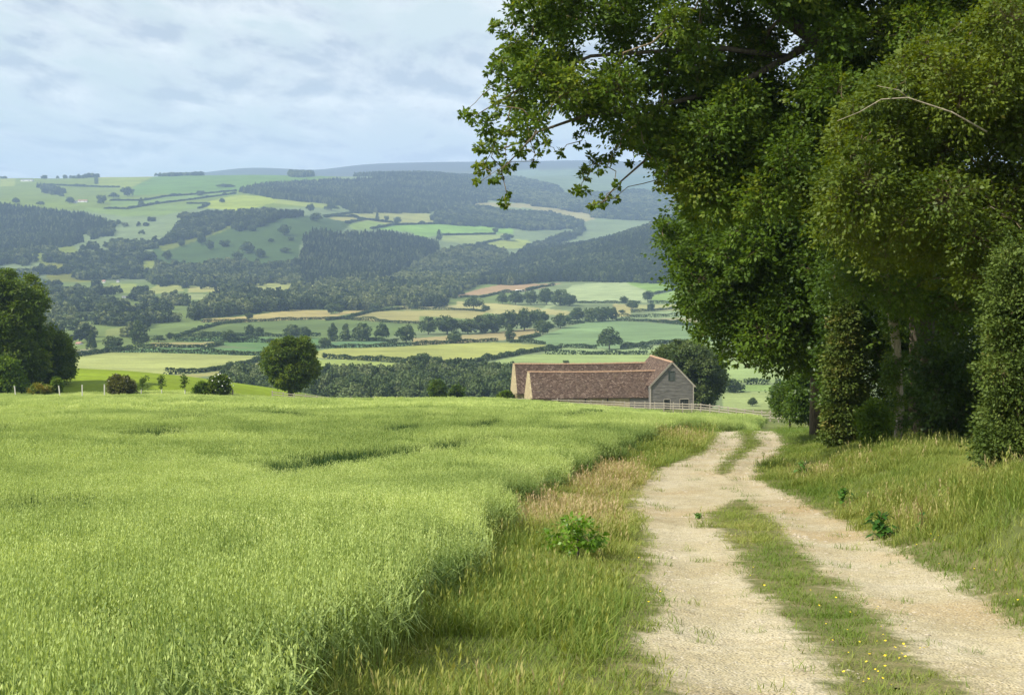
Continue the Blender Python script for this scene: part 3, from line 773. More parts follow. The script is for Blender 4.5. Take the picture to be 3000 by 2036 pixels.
# ------------------------------------------------------------------ foliage
def rdir(n):
    return unit(rng.standard_normal((n, 3)))
def leaves_at(qb, p, axis, nrm, L, W, tint):
    """kite-shaped leaves: base p, along axis, facing nrm"""
    axis = unit(axis); s = unit(np.cross(axis, nrm)) * W[:, None]; n = np.cross(s, axis)
    a = p; c = p + axis * L[:, None]; m = p + axis * (L * .45)[:, None] + unit(n) * (L * .06)[:, None]
    qb.add(np.stack([a, m + s, c, m - s], 1), tint)
def clumps(qb, C, R, ns, nl, L, t0=None, up=.35, spray=.42, shell=.55, droop=.3):
    """leafy clumps: each centre C (radius R) carries ns sprays of nl leaves"""
    C = np.asarray(C, float); R = np.asarray(R, float)
    rm = np.median(R); k = np.maximum(3, (ns * (R / rm) ** 2)).astype(int); k = np.minimum(k, ns * 4)
    ci = np.repeat(np.arange(len(C)), k); m = len(ci)
    d = rdir(m); d[:, 2] += up * .6; d = unit(d)
    sc = C[ci] + d * (R[ci] * (shell + (1 - shell) * rng.random(m)))[:, None]
    rs = R[ci] * spray * (.7 + .6 * rng.random(m))
    tb = (rng.random(len(C)) if t0 is None else t0)[ci] * .45 + .35 * rng.random(m)
    si = np.repeat(np.arange(m), nl); q = len(si)
    o = rng.standard_normal((q, 3)) * .5; o[:, 2] *= .6
    p = sc[si] + o * rs[si][:, None]
    ax = o * 1.1 + d[si] * .55 + rng.standard_normal((q, 3)) * .28; ax[:, 2] -= droop
    nr = rng.standard_normal((q, 3)) * .55 + d[si] * .5; nr[:, 2] += up * 1.6
    LL = L * (.65 + .7 * rng.random(q))
    leaves_at(qb, p, ax, nr, LL, LL * (.26 + .14 * rng.random(q)), np.clip(tb[si] + .25 * rng.random(q), 0, 1))
    return sc, ci

def fill(poly, d0, d1, r, n, rvar=.3, mind=.6, rnd=False, edge=1.0):
    """clump centres in a column of space: outline as seen, depth d0..d1, radius r metres"""
    P = np.array(poly, float); C = []; R = []
    uc = (P[:, 0].min() + P[:, 0].max()) / 2; hw = (P[:, 0].max() - P[:, 0].min()) / 2
    vc = (P[:, 1].min() + P[:, 1].max()) / 2; hh = (P[:, 1].max() - P[:, 1].min()) / 2
    tries = 0
    while len(C) < n and tries < n * 40:
        tries += 1
        u = random.uniform(P[:, 0].min(), P[:, 0].max()); v = random.uniform(P[:, 1].min(), P[:, 1].max())
        if not inpoly(np.array([u]), np.array([v]), poly)[0]: continue
        if rnd:
            q = max(0.12, 1 - ((u - uc) / hw) ** 2 * .8 - ((v - vc) / hh) ** 2 * .5) ** .5
            d = (d0 + d1) / 2 + random.uniform(-1, 1) * (d1 - d0) / 2 * q
        else: d = random.uniform(d0, d1)
        rr = r * random.uniform(1 - rvar, 1 + rvar)
        p = at(u, d, v)
        if all(np.linalg.norm(p - c) > mind * (rr + q_) / 2 * 2 * .5 for c, q_ in zip(C[-400:], R[-400:])):
            C.append(p); R.append(rr)
    return C, R

def branches(mb, root, C, rad=.012, sides=5, wob=.08, power=.48, rmax=.4, bias=.35):
    """joins clump centres to the trunk points 'root' [(point, radius)], thinner outward"""
    pts = [Vector(p) for p, _ in root]; par = [-1] * len(pts); plen = [0.0] * len(pts)
    order = sorted(range(len(C)), key=lambda i: min((Vector(C[i]) - q).length for q in pts[:len(root)]))
    arr = np.array([tuple(p) for p in pts]); pl = np.array(plen)
    for i in order:
        c = np.array(C[i], float)
        j = int(np.argmin(np.linalg.norm(arr - c, axis=1) + bias * pl))
        par.append(j); pts.append(Vector(c)); arr = np.vstack([arr, c]); pl = np.append(pl, pl[j] + np.linalg.norm(arr[j] - c))
    cnt = [1] * len(pts)
    for i in range(len(pts) - 1, len(root) - 1, -1):
        if par[i] >= 0: cnt[par[i]] += cnt[i]
    nr = len(root)
    for i in range(nr, len(pts)):
        a = pts[par[i]]; b = pts[i]; L = (b - a).length
        if L < 1e-3: continue
        ra = min(rad * (cnt[i] + 1) ** power, rmax); rb = rad * max(cnt[i], 1) ** power * .8
        m1 = a.lerp(b, .35) + Vector((random.gauss(0, wob), random.gauss(0, wob), random.gauss(0, wob) + .05)) * L
        m2 = a.lerp(b, .7) + Vector((random.gauss(0, wob), random.gauss(0, wob), random.gauss(0, wob) + .04)) * L
        mb.tube([a, m1, m2, b], [ra, (ra * 2 + rb) / 3, (ra + rb * 2) / 3, rb], sides)

bark = plain_mat('bark', (.055, .045, .032), (.17, .145, .105), 5, .95, .8, stretch=(3, 3, .7))
twig = plain_mat('twig', (.10, .075, .045), (.25, .19, .11), 6, .9)
pale_bark = plain_mat('pale_bark', (.20, .17, .12), (.46, .40, .30), 7, .9, .5, stretch=(3, 3, .8))
M_ASH = leaf_mat('ash_leaf', (.034, .070, .008), (.106, .180, .017), (.22, .265, .040), .45, (1.35, 1.2, .4), .55, .5, wpos=.35, spec=.25)
M_MAPLE = leaf_mat('maple_leaf', (.038, .080, .008), (.118, .200, .017), (.23, .285, .040), .44, (1.35, 1.2, .4), .55, .4, wpos=.35, spec=.25)
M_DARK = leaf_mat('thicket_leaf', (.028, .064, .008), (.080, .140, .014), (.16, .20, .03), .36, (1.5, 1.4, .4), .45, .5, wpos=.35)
M_GOLD = leaf_mat('hawthorn_leaf', (.055, .10, .010), (.145, .195, .018), (.33, .23, .03), .40, (1.4, 1.2, .3), .55, .55, wpos=.55)
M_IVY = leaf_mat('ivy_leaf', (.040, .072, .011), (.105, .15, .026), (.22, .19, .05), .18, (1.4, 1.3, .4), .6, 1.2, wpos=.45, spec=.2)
M_FAR = leaf_mat('wood_leaf', (.030, .056, .014), (.070, .105, .026), (.115, .145, .045), .15, (1.4, 1.4, .4), .6, .03, wpos=.25, spec=.15)
M_FARI = leaf_mat('far_wood_leaf', (.016, .030, .010), (.068, .096, .028), (.20, .22, .085), .15, (1.4, 1.4, .4), .6, .004, True, .15, .2)
M_RUSSET = leaf_mat('russet_leaf', (.045, .06, .014), (.11, .11, .025), (.15, .17, .03), .3, None, .5, .8, wpos=.3)

def bounds_base(C): return np.array(C).min(0)

def big_tree(name, label, cat, base, trunk, C, R, ns, nl, L, mat, rad=.012, up=.35, spray=.42, shell=.55, tw=True, barkm=None, group=None, t0=None, droop=.3, twigs=.35, wob=.08, rmax=.4, extra=None, parts=('crown', 'trunk', 'branches')):
    """base point; trunk = [(point, radius)...] world; C,R clump centres"""
    t = empty(name, tuple(base)); tag(t, label, cat, group)
    b = Vector(base)
    mb = MB(); mb.tube([Vector(p) - b for p, _ in trunk], [r for _, r in trunk], 10); mb.build(parts[1], barkm or bark, t, True)
    qb = QB(); sc, ci = clumps(qb, C, R, ns, nl, L, t0, up, spray, shell, droop)
    cr = qb.build(parts[0], mat, parent=t, origin=base)
    if len(C) > 1 and tw:
        mb = MB(); branches(mb, [(Vector(p) - b, r) for p, r in trunk[1:]], [np.array(c) - np.array(base) for c in C], rad, 5, wob, rmax=rmax)
        for k in range(len(sc)):
            if random.random() < twigs:
                a = Vector(C[ci[k]]) - b; e = Vector(sc[k]) - b; m = a.lerp(e, .5) + Vector((0, 0, .06))
                mb.tube([a, m, e], [rad * .7, rad * .5, rad * .25], 3)
        mb.build(parts[2], twig, t, True)
    return t

# ---- the overhanging ash at the lane side
def px_clumps(lst, d, dj=1.0):
    C = []; R = []
    for u, v, r in lst:
        dd = d + random.uniform(-dj, dj); C.append(at(u, dd, v)); R.append(r * dd / F)
    return C, R
def make_ash():
    edge_l = [(1128,58,14),(1118,60,8),(1150,72,24),(1165,28,30),(1190,5,35),(1116,165,20),(1140,140,30),(1108,205,20),(1052,256,12),(1075,264,22),(1108,288,30),(1088,338,18),(1120,345,28),(1098,375,24),(1148,368,20),(1087,415,14),(1112,400,18),(1140,396,10),
              (1142,456,11),(1150,440,8),(1146,468,7),(1180,338,22),(1212,366,12),(1214,348,14),(1245,332,16),(1272,346,10),(1328,398,20),(1348,372,24),(1318,430,18),(1308,440,12),(1378,378,16),(1368,462,15),(1346,468,10),(1392,452,10),(1408,424,12),(1436,372,11),(1385,350,20),
              (1490,368,24),(1512,398,22),(1498,430,14),(1470,335,28),(1520,430,16),(1150,110,26),(1130,240,24),(1160,290,26),(1165,230,28),(1180,180,30),(1175,100,30),(1210,60,34),(1215,280,26),(1235,220,30),(1128,310,20),(1200,320,18),(1320,320,18),(1440,330,22),(1410,310,24)]
    C, R = px_clumps(edge_l, 36.5, 1.5)
    p1 = [(1190,-260),(1180,0),(1160,120),(1150,220),(1170,290),(1240,300),(1300,270),(1380,300),(1480,310),(1560,390),(1600,450),(1800,480),(1950,430),(2100,300),(2250,100),(2330,-260)]
    c, r = fill(p1, 35, 39.5, .66, 225, .3, .54); C += c; R += r
    c, r = fill([(1450,290),(1470,360),(1530,420),(1560,480),(1640,470),(1800,470),(2000,420),(2060,300),(1800,280)], 36, 40, .50, 70, .45, .72); C += c; R += r
    c, r = px_clumps([(1505,405,16),(1470,350,26),(1540,370,26),(1580,330,30)], 36.5, 1.5); C += c; R += r
    c, r = fill([(1600,-260),(1600,200),(1800,420),(2150,420),(2420,200),(2420,-260)], 36, 42, .85, 110, .25, .6); C += c; R += r
    base = at(2098, 47.0)
    tr = [(base - [0, 0, .3], .55), (at(2094, 46.5, 800), .42), (at(2085, 44, 520), .36), (at(2070, 40, 330), .30), (at(1990, 39, 205), .27), (at(1900, 38.2, 140), .235), (at(1850, 37.6, 90), .20), (at(1775, 37.2, 40), .17), (at(1730, 37, -20), .14), (at(1650, 36.8, -90), .1)]
    ash = big_tree('ash_tree', 'large ash tree with long leafy boughs reaching left over the gravel lane', 'tree', base, tr, C, R, 62, 14, .118, M_ASH, .0075, .35, .30, .35, twigs=.3, rmax=.07)
    b = Vector(base)
    mb = MB()
    mb.tube([Vector(q) - b for q in (at(2070,40,330), at(1985,39.6,230), at(1945,39.4,110), at(1935,39.2,-60), at(1915,39,-240))], [.34, .27, .22, .18, .12], 9)
    mb.tube([Vector(q) - b for q in (at(1850,37.6,92), at(1790,37.6,130), at(1660,37.2,200), at(1480,37,245), at(1330,36.8,262), at(1220,36.5,300), at(1130,36.3,395))], [.12, .10, .08, .06, .045, .03, .012], 7)
    mb.tube([Vector(q) - b for q in (at(1790,37.6,130), at(1640,37.2,110), at(1480,37,118), at(1340,36.8,128), at(1200,36.5,190), at(1080,36.3,262))], [.09, .075, .055, .045, .03, .01], 7)
    mb.tube([Vector(q) - b for q in (at(1660,37.2,200), at(1580,36.8,300), at(1480,36.5,350), at(1400,36.3,420), at(1365,36.3,462))], [.08, .05, .035, .02, .01], 7)
    mb.build('limb', bark, ash, True)
make_ash()

def inset(poly, m):
    P = np.array(poly, float); c = (P.min(0) + P.max(0)) / 2; h = (P.max(0) - P.min(0)) / 2
    return [tuple(q) for q in c + (P - c) * np.maximum(1 - m / h, .25)]
def fringe(line, d, n, r, dj=1.5, out=16):
    """small clumps along an outline, pushed unevenly in and out"""
    C = []; R = []; c = np.array(line, float).mean(0)
    for k in range(n):
        i = random.randrange(len(line) - 1); f = random.random(); p = np.array(line[i]) * (1 - f) + np.array(line[i + 1]) * f
        q = p - c; q = q / max(np.linalg.norm(q), 1); p = p + q * random.uniform(-out * 1.6, out)
        C.append(at(p[0], d + random.uniform(-dj, dj), p[1])); R.append(r * random.uniform(.5, 1.1))
    return C, R
def make_row():
    # rounded maple further along the row
    mp = [(1560,400),(1540,460),(1505,505),(1512,540),(1545,590),(1548,650),(1572,715),(1610,765),(1655,800),(1705,822),(1780,836),(1850,830),(1890,780),(1930,700),(2010,600),(2060,480),(1900,380),(1700,360)]
    C, R = fill(inset(mp, 34), 50, 62, .95, 230, .45, .66, True)
    c, r = fringe(mp[:14], 56, 60, .42, 2.5); C += c; R += r
    c, r = px_clumps([(1492,508,14),(1505,520,16),(1540,580,16),(1528,600,12),(1556,668,20),(1560,700,20),(1592,756,18),(1640,798,16),(1672,818,16),(1700,836,12),(1740,838,14),(1790,838,14),(1812,842,10)], 57, 2); C += c; R += r
    base = at(1858, 60)
    tr = [(base - [0, 0, .3], .40), (at(1856, 60, 850), .32), (at(1845, 59, 720), .27), (at(1800, 58, 600), .2), (at(1760, 57, 500), .12)]
    big_tree('maple_tree', 'broad round maple at the far end of the tree row, low boughs above the lane', 'tree', base, tr, C, R, 38, 12, .15, M_MAPLE, .012, .4, .30, .4, twigs=.15, rmax=.12)
    # ivy clad trunks
    def ivy(name, label, u0, u1, v0, v1, d, r, n, L, mat, tu, base_u, ns=16, nl=22, cat='tree', tp=.36):
        poly = [(u0 + tp * (u1 - u0), v0), (u0 + .05 * (u1 - u0), (v0 + v1) / 2), (u0 - .05 * (u1 - u0), v1), (u1 + .05 * (u1 - u0), v1), (u1 - .05 * (u1 - u0), (v0 + v1) / 2), (u1 - tp * (u1 - u0), v0)]
        hw = (u1 - u0) / 2 * d / F
        C, R = fill(poly, d - hw * .8, d + hw * .8, r, n, .45, .5)
        c, q = fringe([poly[2], poly[1], poly[0]], d, int(n * .22), r * .8, hw * .6, 34 * 40 / d * .6); C += c; R += q
        c, q = fringe([poly[5], poly[4], poly[3]], d, int(n * .22), r * .8, hw * .5, 20 * 40 / d * .6); C += c; R += q
        base = at(base_u, d)
        tr = [(base - [0, 0, .3], .3), (at(base_u, d, (v0 + v1) / 2), .24), (at(tu, d, v0 + (v1 - v0) * .25), .12), (at(tu, d, v0 + (v1 - v0) * .12), .05)]
        return big_tree(name, label, cat, base, tr, C, R, ns, nl, L, mat, .008, .2, .5, .6, twigs=.1, parts=('ivy', 'trunk', 'branches'))
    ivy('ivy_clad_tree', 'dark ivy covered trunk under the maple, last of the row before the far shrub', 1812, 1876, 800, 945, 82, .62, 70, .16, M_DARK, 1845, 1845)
    ivy('ivy_clad_tree', 'sunlit pale green ivy column between the dark far trunk and the thicket', 1890, 1942, 690, 1004, 46.5, .30, 130, .10, M_IVY, 1915, 1915)
    ivy('ivy_covered_stump', 'tall sunlit ivy mass with yellowing leaves at the right end of the row', 2262, 2440, 590, 1035, 22.5, .28, 230, .055, M_IVY, 2340, 2340, 16, 22, 'ivy', .1)
    # thicket behind the trunks
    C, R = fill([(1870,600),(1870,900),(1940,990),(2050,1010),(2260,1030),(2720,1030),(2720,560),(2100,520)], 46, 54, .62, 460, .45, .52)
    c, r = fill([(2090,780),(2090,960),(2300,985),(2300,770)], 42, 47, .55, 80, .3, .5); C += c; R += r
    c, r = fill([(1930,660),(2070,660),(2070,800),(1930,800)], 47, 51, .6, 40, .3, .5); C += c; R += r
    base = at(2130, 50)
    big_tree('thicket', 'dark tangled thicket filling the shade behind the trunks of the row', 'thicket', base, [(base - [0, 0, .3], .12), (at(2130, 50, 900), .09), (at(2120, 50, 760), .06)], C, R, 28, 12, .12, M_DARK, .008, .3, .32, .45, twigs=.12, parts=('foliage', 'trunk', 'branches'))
    # slender pale trunk tree
    C, R = fill([(1840,500),(1880,600),(1970,660),(2060,720),(2160,760),(2300,740),(2420,700),(2420,420),(2100,420)], 38, 44, .55, 150, .45, .62)
    base = at(2040, 41.5)
    tr = [(base - [0, 0, .25], .15), (at(2038, 41.5, 985), .115), (at(2044, 41.5, 930), .105), (at(2040, 41.4, 860), .10), (at(2034, 41.3, 780), .13), (at(2020, 41, 690), .15), (at(2000, 40.6, 580), .12), (at(1990, 40.2, 480), .08)]
    big_tree('slender_tree', 'slender pale trunk rising from a bare root patch in the middle of the row', 'tree', base, tr, C, R, 40, 12, .10, M_ASH, .009, .4, .30, .35, barkm=pale_bark, twigs=.3, rmax=.06)
    st = [t_ for t_ in S.objects if t_.name == 'slender_tree'][0]; q = QB(); Ci = []
    for k in range(34):
        f = random.random(); a = np.array(tr[1][0]) * (1 - f) + np.array(tr[5][0]) * f; Ci.append(a + np.array([random.gauss(0, .16), random.gauss(0, .16) - .05, random.gauss(0, .1)]))
    clumps(q, Ci, np.full(len(Ci), .20), 8, 14, .08, None, .3, .5, .5); q.build('ivy', M_DARK, parent=st, origin=base)
    # bright hawthorn nearest the lens
    hp = [(1905,330),(1960,260),(2080,150),(2200,70),(2330,20),(2500,20),(2500,640),(2220,650),(2040,590),(1925,520),(1890,420)]
    C, R = fill(hp, 23.5, 29.5, .52, 170, .5, .80)
    c, r = fringe(hp[7:] + hp[:5], 25.5, 70, .26, 2, 26); C += c; R += r
    c, r = px_clumps([(1900,405,20),(1880,440,14),(1895,470,16),(1905,300,24),(1930,240,20),(2050,130,22),(2100,100,26),(2180,55,22),(2280,15,30),(2310,40,26),(1960,560,20),(2010,600,22),(1915,180,12)], 25.5, 1); C += c; R += r
    base = at(2520, 27)
    tr = [(base - [0, 0, .2], .16), (at(2500, 27, 760), .15), (at(2460, 27, 520), .12), (at(2380, 26.8, 380), .085), (at(2240, 26.5, 300), .06), (at(2120, 26, 330), .035)]
    haw = big_tree('hawthorn_tree', 'yellow green hawthorn with reddish leaf tips at the top right edge', 'tree', base, tr, C, R, 40, 14, .075, M_GOLD, .0055, .4, .30, .40, twigs=.5, rmax=.06)
    b = Vector(base); mb = MB()
    for path, r0 in (([(2240,300),(2160,255),(2060,222),(2000,226),(1950,255),(1900,275)], .016), ([(2060,222),(2040,205),(1990,195)], .010), ([(2330,520),(2250,470),(2190,480),(2120,520)], .010)):
        d = 23.4 if path[0] != (2330,520) else 24.2
        mb = MB(); mb.tube([Vector(at(u, d, v)) - b for u, v in path], list(np.linspace(r0, r0 * .3, len(path))), 6); mb.build('bare_branch', pale_bark, haw, True)
    pass
    # shrubs
    def shrub(name, label, u0, u1, v0, v1, d, r, n, L, mat, cat='shrub', ns=14, nl=18, group=None, flowers=0, **kw):
        um = (u0 + u1) / 2; w = u1 - u0; h = v1 - v0
        poly = [(u0, v0 + .62 * h), (u0 + .12 * w, v0 + .28 * h), (u0 + .38 * w, v0), (u0 + .66 * w, v0 + .03 * h), (u0 + .9 * w, v0 + .3 * h), (u1, v0 + .65 * h), (u1 - .1 * w, v1), (u0 + .1 * w, v1)]
        poly = inset(poly, r * .8 * F / d)
        C, R = fill(poly, d - w / 2 * d / F * .8, d + w / 2 * d / F * .8, r, n, .3, .5, True)
        base = at(um, d); tp = at(um, d, v0 + h * .5)
        if tp[2] < base[2] + .2: tp[2] = base[2] + .2
        t = big_tree(name, label, cat, base, [(base - [0, 0, .15], r * .14), (base + [0, 0, .1], r * .12), (tp, r * .07)], C, R, ns, nl, L, mat, r * .018, .4, .5, .5, twigs=.15, group=group, parts=('foliage', 'stem', 'branches'), **kw)
        if flowers:
            q = QB(); dd = rdir(flowers); dd[:, 1] = -abs(dd[:, 1]); dd[:, 2] = abs(dd[:, 2]) * .8; c = np.array(C)[rng.integers(0, len(C), flowers)] + dd * r * 1.5; s = .22
            leaves_at(q, c, rdir(flowers), rdir(flowers), np.full(flowers, s), np.full(flowers, s * .5), np.ones(flowers))
            q.build('blossom', plain_mat('blossom', (.7, .7, .62), (.85, .85, .8), 4), parent=t, origin=base)
        return t
    globals()['shrub'] = shrub
    shrub('low_shrub', 'rounded light green shrub at the foot of the slender pale trunk', 1950, 2016, 905, 1012, 40, .28, 60, .075, M_MAPLE)
    shrub('low_shrub', 'dark olive bush where the rail fence meets the tree row', 1750, 1836, 868, 946, 100, .7, 60, .2, M_DARK)
    # weeds
    shrub('bramble_bush', 'bright lime green young bramble in the grass between oats and lane', 1226, 1398, 1166, 1268, float(hit(1310, 1268)[1]), .12, 20, .06, leaf_mat('bramble_leaf', (.08, .17, .012), (.17, .30, .02), (.24, .36, .04), .35, None, .45, 2.0), 'bramble', 5, 7)
    dock = leaf_mat('dock_leaf', (.035, .10, .014), (.075, .17, .025), (.13, .23, .045), .25, None, .4, 2.0)
    for label, u, v, h, w, n in [('large dark leafed dock plant beside the right wheel track', 2000, 1226, 74, 46, 34), ('smaller dock plant up the bank behind the large dark one', 1912, 1146, 44, 30, 20), ('upright weed clump on the bank where the lane narrows', 1822, 1082, 46, 26, 16), ('spindly tall dock with thin leaves on the bank to the right of the large dock', 2090, 1215, 74, 20, 16), ('low flat leafed weed at the edge of the middle grass strip', 1586, 1180, 14, 22, 10), ('thistle clump near the oat edge under the dry grass patch', 1240, 1110, 40, 26, 16)]:
        p = hit(u, v); k = p[1] / F; t = empty('dock_plant', tuple(p)); tag(t, label, 'weed')
        q = QB(); m = n; a = rng.random(m) * 6.28; f = rng.random(m)
        b = np.stack([rng.standard_normal(m) * .015, rng.standard_normal(m) * .015, f * h * k * .75], 1)
        dr = np.stack([np.cos(a), np.sin(a), .55 + .5 * rng.random(m)], 1)
        L = (w * k) * (.75 + .5 * rng.random(m)) * (1.1 - f * .5); nr = np.stack([-np.cos(a) * .6, -np.sin(a) * .6, np.ones(m)], 1)
        mid = b + unit(dr) * (L * .6)[:, None]; leaves_at(q, b, dr, nr, L * .8, L * .2, rng.random(m))
        d2 = dr.copy(); d2[:, 2] -= 1.1; leaves_at(q, mid, d2, nr, L * .6, L * .2, rng.random(m))
        q.build('leaves', dock, parent=t)
        mb = MB()
        for j in range(3): mb.tube([(0, 0, -.02), (random.gauss(0, .03), random.gauss(0, .03), h * k * .6), (random.gauss(0, .06), random.gauss(0, .06), h * k)], [.008, .006, .003], 5)
        mb.build('stem', plain_mat('dock_stem', (.12, .09, .03), (.18, .14, .05)), t)
make_row()

# ---- trees and shrubs along the brow
def crown_from(poly, d, depth, r, n, **kw):
    return fill(inset(poly, r * .95 * F / d), d - depth, d + depth, r, n, .3, kw.get('mind', .55), True)
def make_brow():
    C, R = crown_from([(-90,640),(-40,600),(10,588),(48,610),(75,640),(100,672),(112,720),(120,760),(118,850),(60,885),(-90,890)], 206, 6, 1.6, 120, mind=.75)
    b = at(20, 207)
    big_tree('oak_tree', 'tall dark oak cut by the left edge of the photo, highest of its clump', 'tree', b, [(b - [0, 0, 1], .6), (at(22, 207, 820), .5), (at(24, 207, 700), .3)], C, R, 34, 22, .40, M_BROW, .03, .5, .32, .75, twigs=0, group=None)
    C, R = crown_from([(70,790),(90,748),(125,745),(158,768),(174,805),(168,845),(150,868),(110,880),(70,880)], 214, 4, 1.3, 70, mind=.7)
    b = at(118, 215)
    big_tree('hazel_tree', 'dome shaped dark tree leaning out over the bright meadow', 'tree', b, [(b - [0, 0, 1], .35), (at(118, 215, 860), .3), (at(120, 215, 800), .18)], C, R, 30, 22, .34, M_BROW, .03, .5, .34, .7, twigs=0)
    s = shrub
    s('field_shrub', 'mid green bush low at the left edge below the tall oak', -40, 62, 808, 900, 198, .85, 60, .34, M_MAPLE)
    s('field_shrub', 'yellowish bush between the two leftmost white stakes', 64, 122, 870, 899, 190, .45, 40, .24, M_GOLD)
    s('field_shrub', 'thin grey green bush at the shaded foot of the dome shaped tree', 112, 142, 852, 897, 192, .4, 26, .24, M_MAPLE)
    s('hawthorn_bush', 'round russet bush with a few pale blossoms right of the white stakes', 243, 308, 848, 897, 191, .55, 60, .25, M_RUSSET, flowers=10)
    s('hawthorn_bush', 'low green bush leaning against the white flowering bush', 438, 486, 868, 898, 191, .45, 44, .24, M_MAPLE)
    s('elder_bush', 'taller bush dotted with white blossoms beside the end of the rail', 474, 524, 847, 897, 191, .55, 60, .24, M_BROW, flowers=70)
    # lone tree
    C, R = crown_from([(592,812),(598,790),(622,776),(640,765),(668,768),(700,768),(716,790),(722,812),(727,834),(718,860),(690,872),(672,884),(640,886),(622,868),(600,846),(590,830)], 221, 4.2, 1.0, 120, mind=.7)
    c, r = px_clumps([(640,872,13),(662,878,13),(682,872,13),(650,862,15),(624,858,12),(702,860,13),(690,868,11),(632,866,10),(712,846,12)], 220.5, 2); C += c; R += r
    b = at(660, 221)
    big_tree('field_maple', 'lone round green tree standing behind the rail fence on the brow', 'tree', b, [(b - [0, 0, 1], .4), (at(659, 221, 888), .34), (at(658, 221, 850), .22), (at(660, 221, 810), .12)], C, R, 26, 24, .30, M_BROW, .02, .5, .34, .72, twigs=.1)
    # tree behind the barn
    C, R = crown_from([(1474,805),(1490,782),(1520,770),(1560,766),(1600,778),(1630,800),(1648,840),(1650,880),(1640,918),(1600,930),(1560,925),(1540,860),(1500,840)], 236, 6, 1.3, 140, mind=.7)
    b = at(1590, 237)
    big_tree('walnut_tree', 'wide grey green tree close behind the boarded gable of the barn', 'tree', b, [(b - [0, 0, 1], .5), (at(1590, 237, 890), .4), (at(1580, 237, 840), .25), (at(1570, 237, 800), .15)], C, R, 26, 22, .36, M_GREY, .025, .5, .34, .7, twigs=.1)
    s('field_shrub', 'small vivid green bush at the left end of the tiled barn', 1128, 1166, 888, 912, 216, .45, 40, .26, M_MAPLE)
    for label, u0, u1, v0, v1, d in [('dark upright evergreen standing just beyond the crop edge', 975, 1012, 862, 915, 262), ('dark short bush to the right of the upright evergreen', 1020, 1052, 874, 915, 266)]:
        s('evergreen_bush', label, u0, u1, v0, v1, d, .75, 50, .34, M_DARK)
    # saplings in guards, white stakes
    guard = plain_mat('tree_guard', (.42, .42, .36), (.62, .62, .54), 3); stake = plain_mat('stake_wood', (.46, .44, .39), (.66, .64, .58), 8, .8, stretch=(4, 4, .6))
    for label, u, vt in [('first sapling right of the russet bush, pale guard round its stem', 321, 857), ('leaning sapling between two others on the meadow edge', 367, 856), ('sapling with a forked crown just left of the white flowering bush', 420, 856)]:
        d = 189.0; b = at(u, d); k = d / F
        t = empty('sapling', tuple(b)); tag(t, label, 'sapling', 'young trees in guards along the meadow edge')
        mb = MB(); mb.tube([(0, 0, 0), (0, 0, 1.35)], [.075, .07], 10); mb.build('guard', guard, t)
        lean = random.uniform(-.3, .3); H = at(u, d, vt)[2] - b[2]
        mb = MB(); mb.tube([(0, 0, 0), (lean * .5, 0, H * .6), (lean, 0, H * .95)], [.04, .03, .012], 6); mb.build('trunk', bark, t)
        Cc = np.array([(lean * z / H * 1.2 + random.gauss(0, .20), random.gauss(0, .25), z) for z in np.linspace(1.7, H, 9)]); q = QB()
        clumps(q, Cc, np.full(9, .30), 8, 9, .17, None, .4, .5, .4); q.build('crown', M_BROW, parent=t)
    for k_, (label, u, vt, lean) in enumerate([('leftmost white stake, tilted, in front of the dark oak', 37, 877, -.12), ('short tilted white stake beside the yellowish bush', 138, 876, -.14), ('straight white stake in the tree shade on the meadow', 187, 874, -.02), ('white stake just left of the russet bush', 237, 873, 0)]):
        d = 187.0; b = at(u, d); H = at(u, d, vt)[2] - b[2]
        t = empty('marker_stake', tuple(b)); tag(t, label, 'stake', 'white stakes along the meadow edge')
        mb = MB(); mb.prism([(-.065, -.065, -.3), (.065, -.065, -.3), (.065, .065, -.3), (-.065, .065, -.3)], (lean * 2, 0, H + .3)); mb.build('post', stake, t)
        mb = MB(); mb.prism([(-.075, -.075, 0), (.075, -.075, 0), (.075, .075, 0), (-.075, .075, 0)], (0, 0, .05)); cp = mb.build('cap', stake, t); cp.location = (lean * 2, 0, H)
M_BROW = leaf_mat('oak_leaf', (.036, .072, .006), (.095, .150, .010), (.17, .215, .018), .32, (1.4, 1.3, .4), .5, .25, wpos=.3, spec=.25)
M_GREY = leaf_mat('walnut_leaf', (.040, .070, .016), (.095, .14, .035), (.17, .21, .075), .28, (1.4, 1.3, .5), .5, .25, wpos=.3, spec=.25)
make_brow()
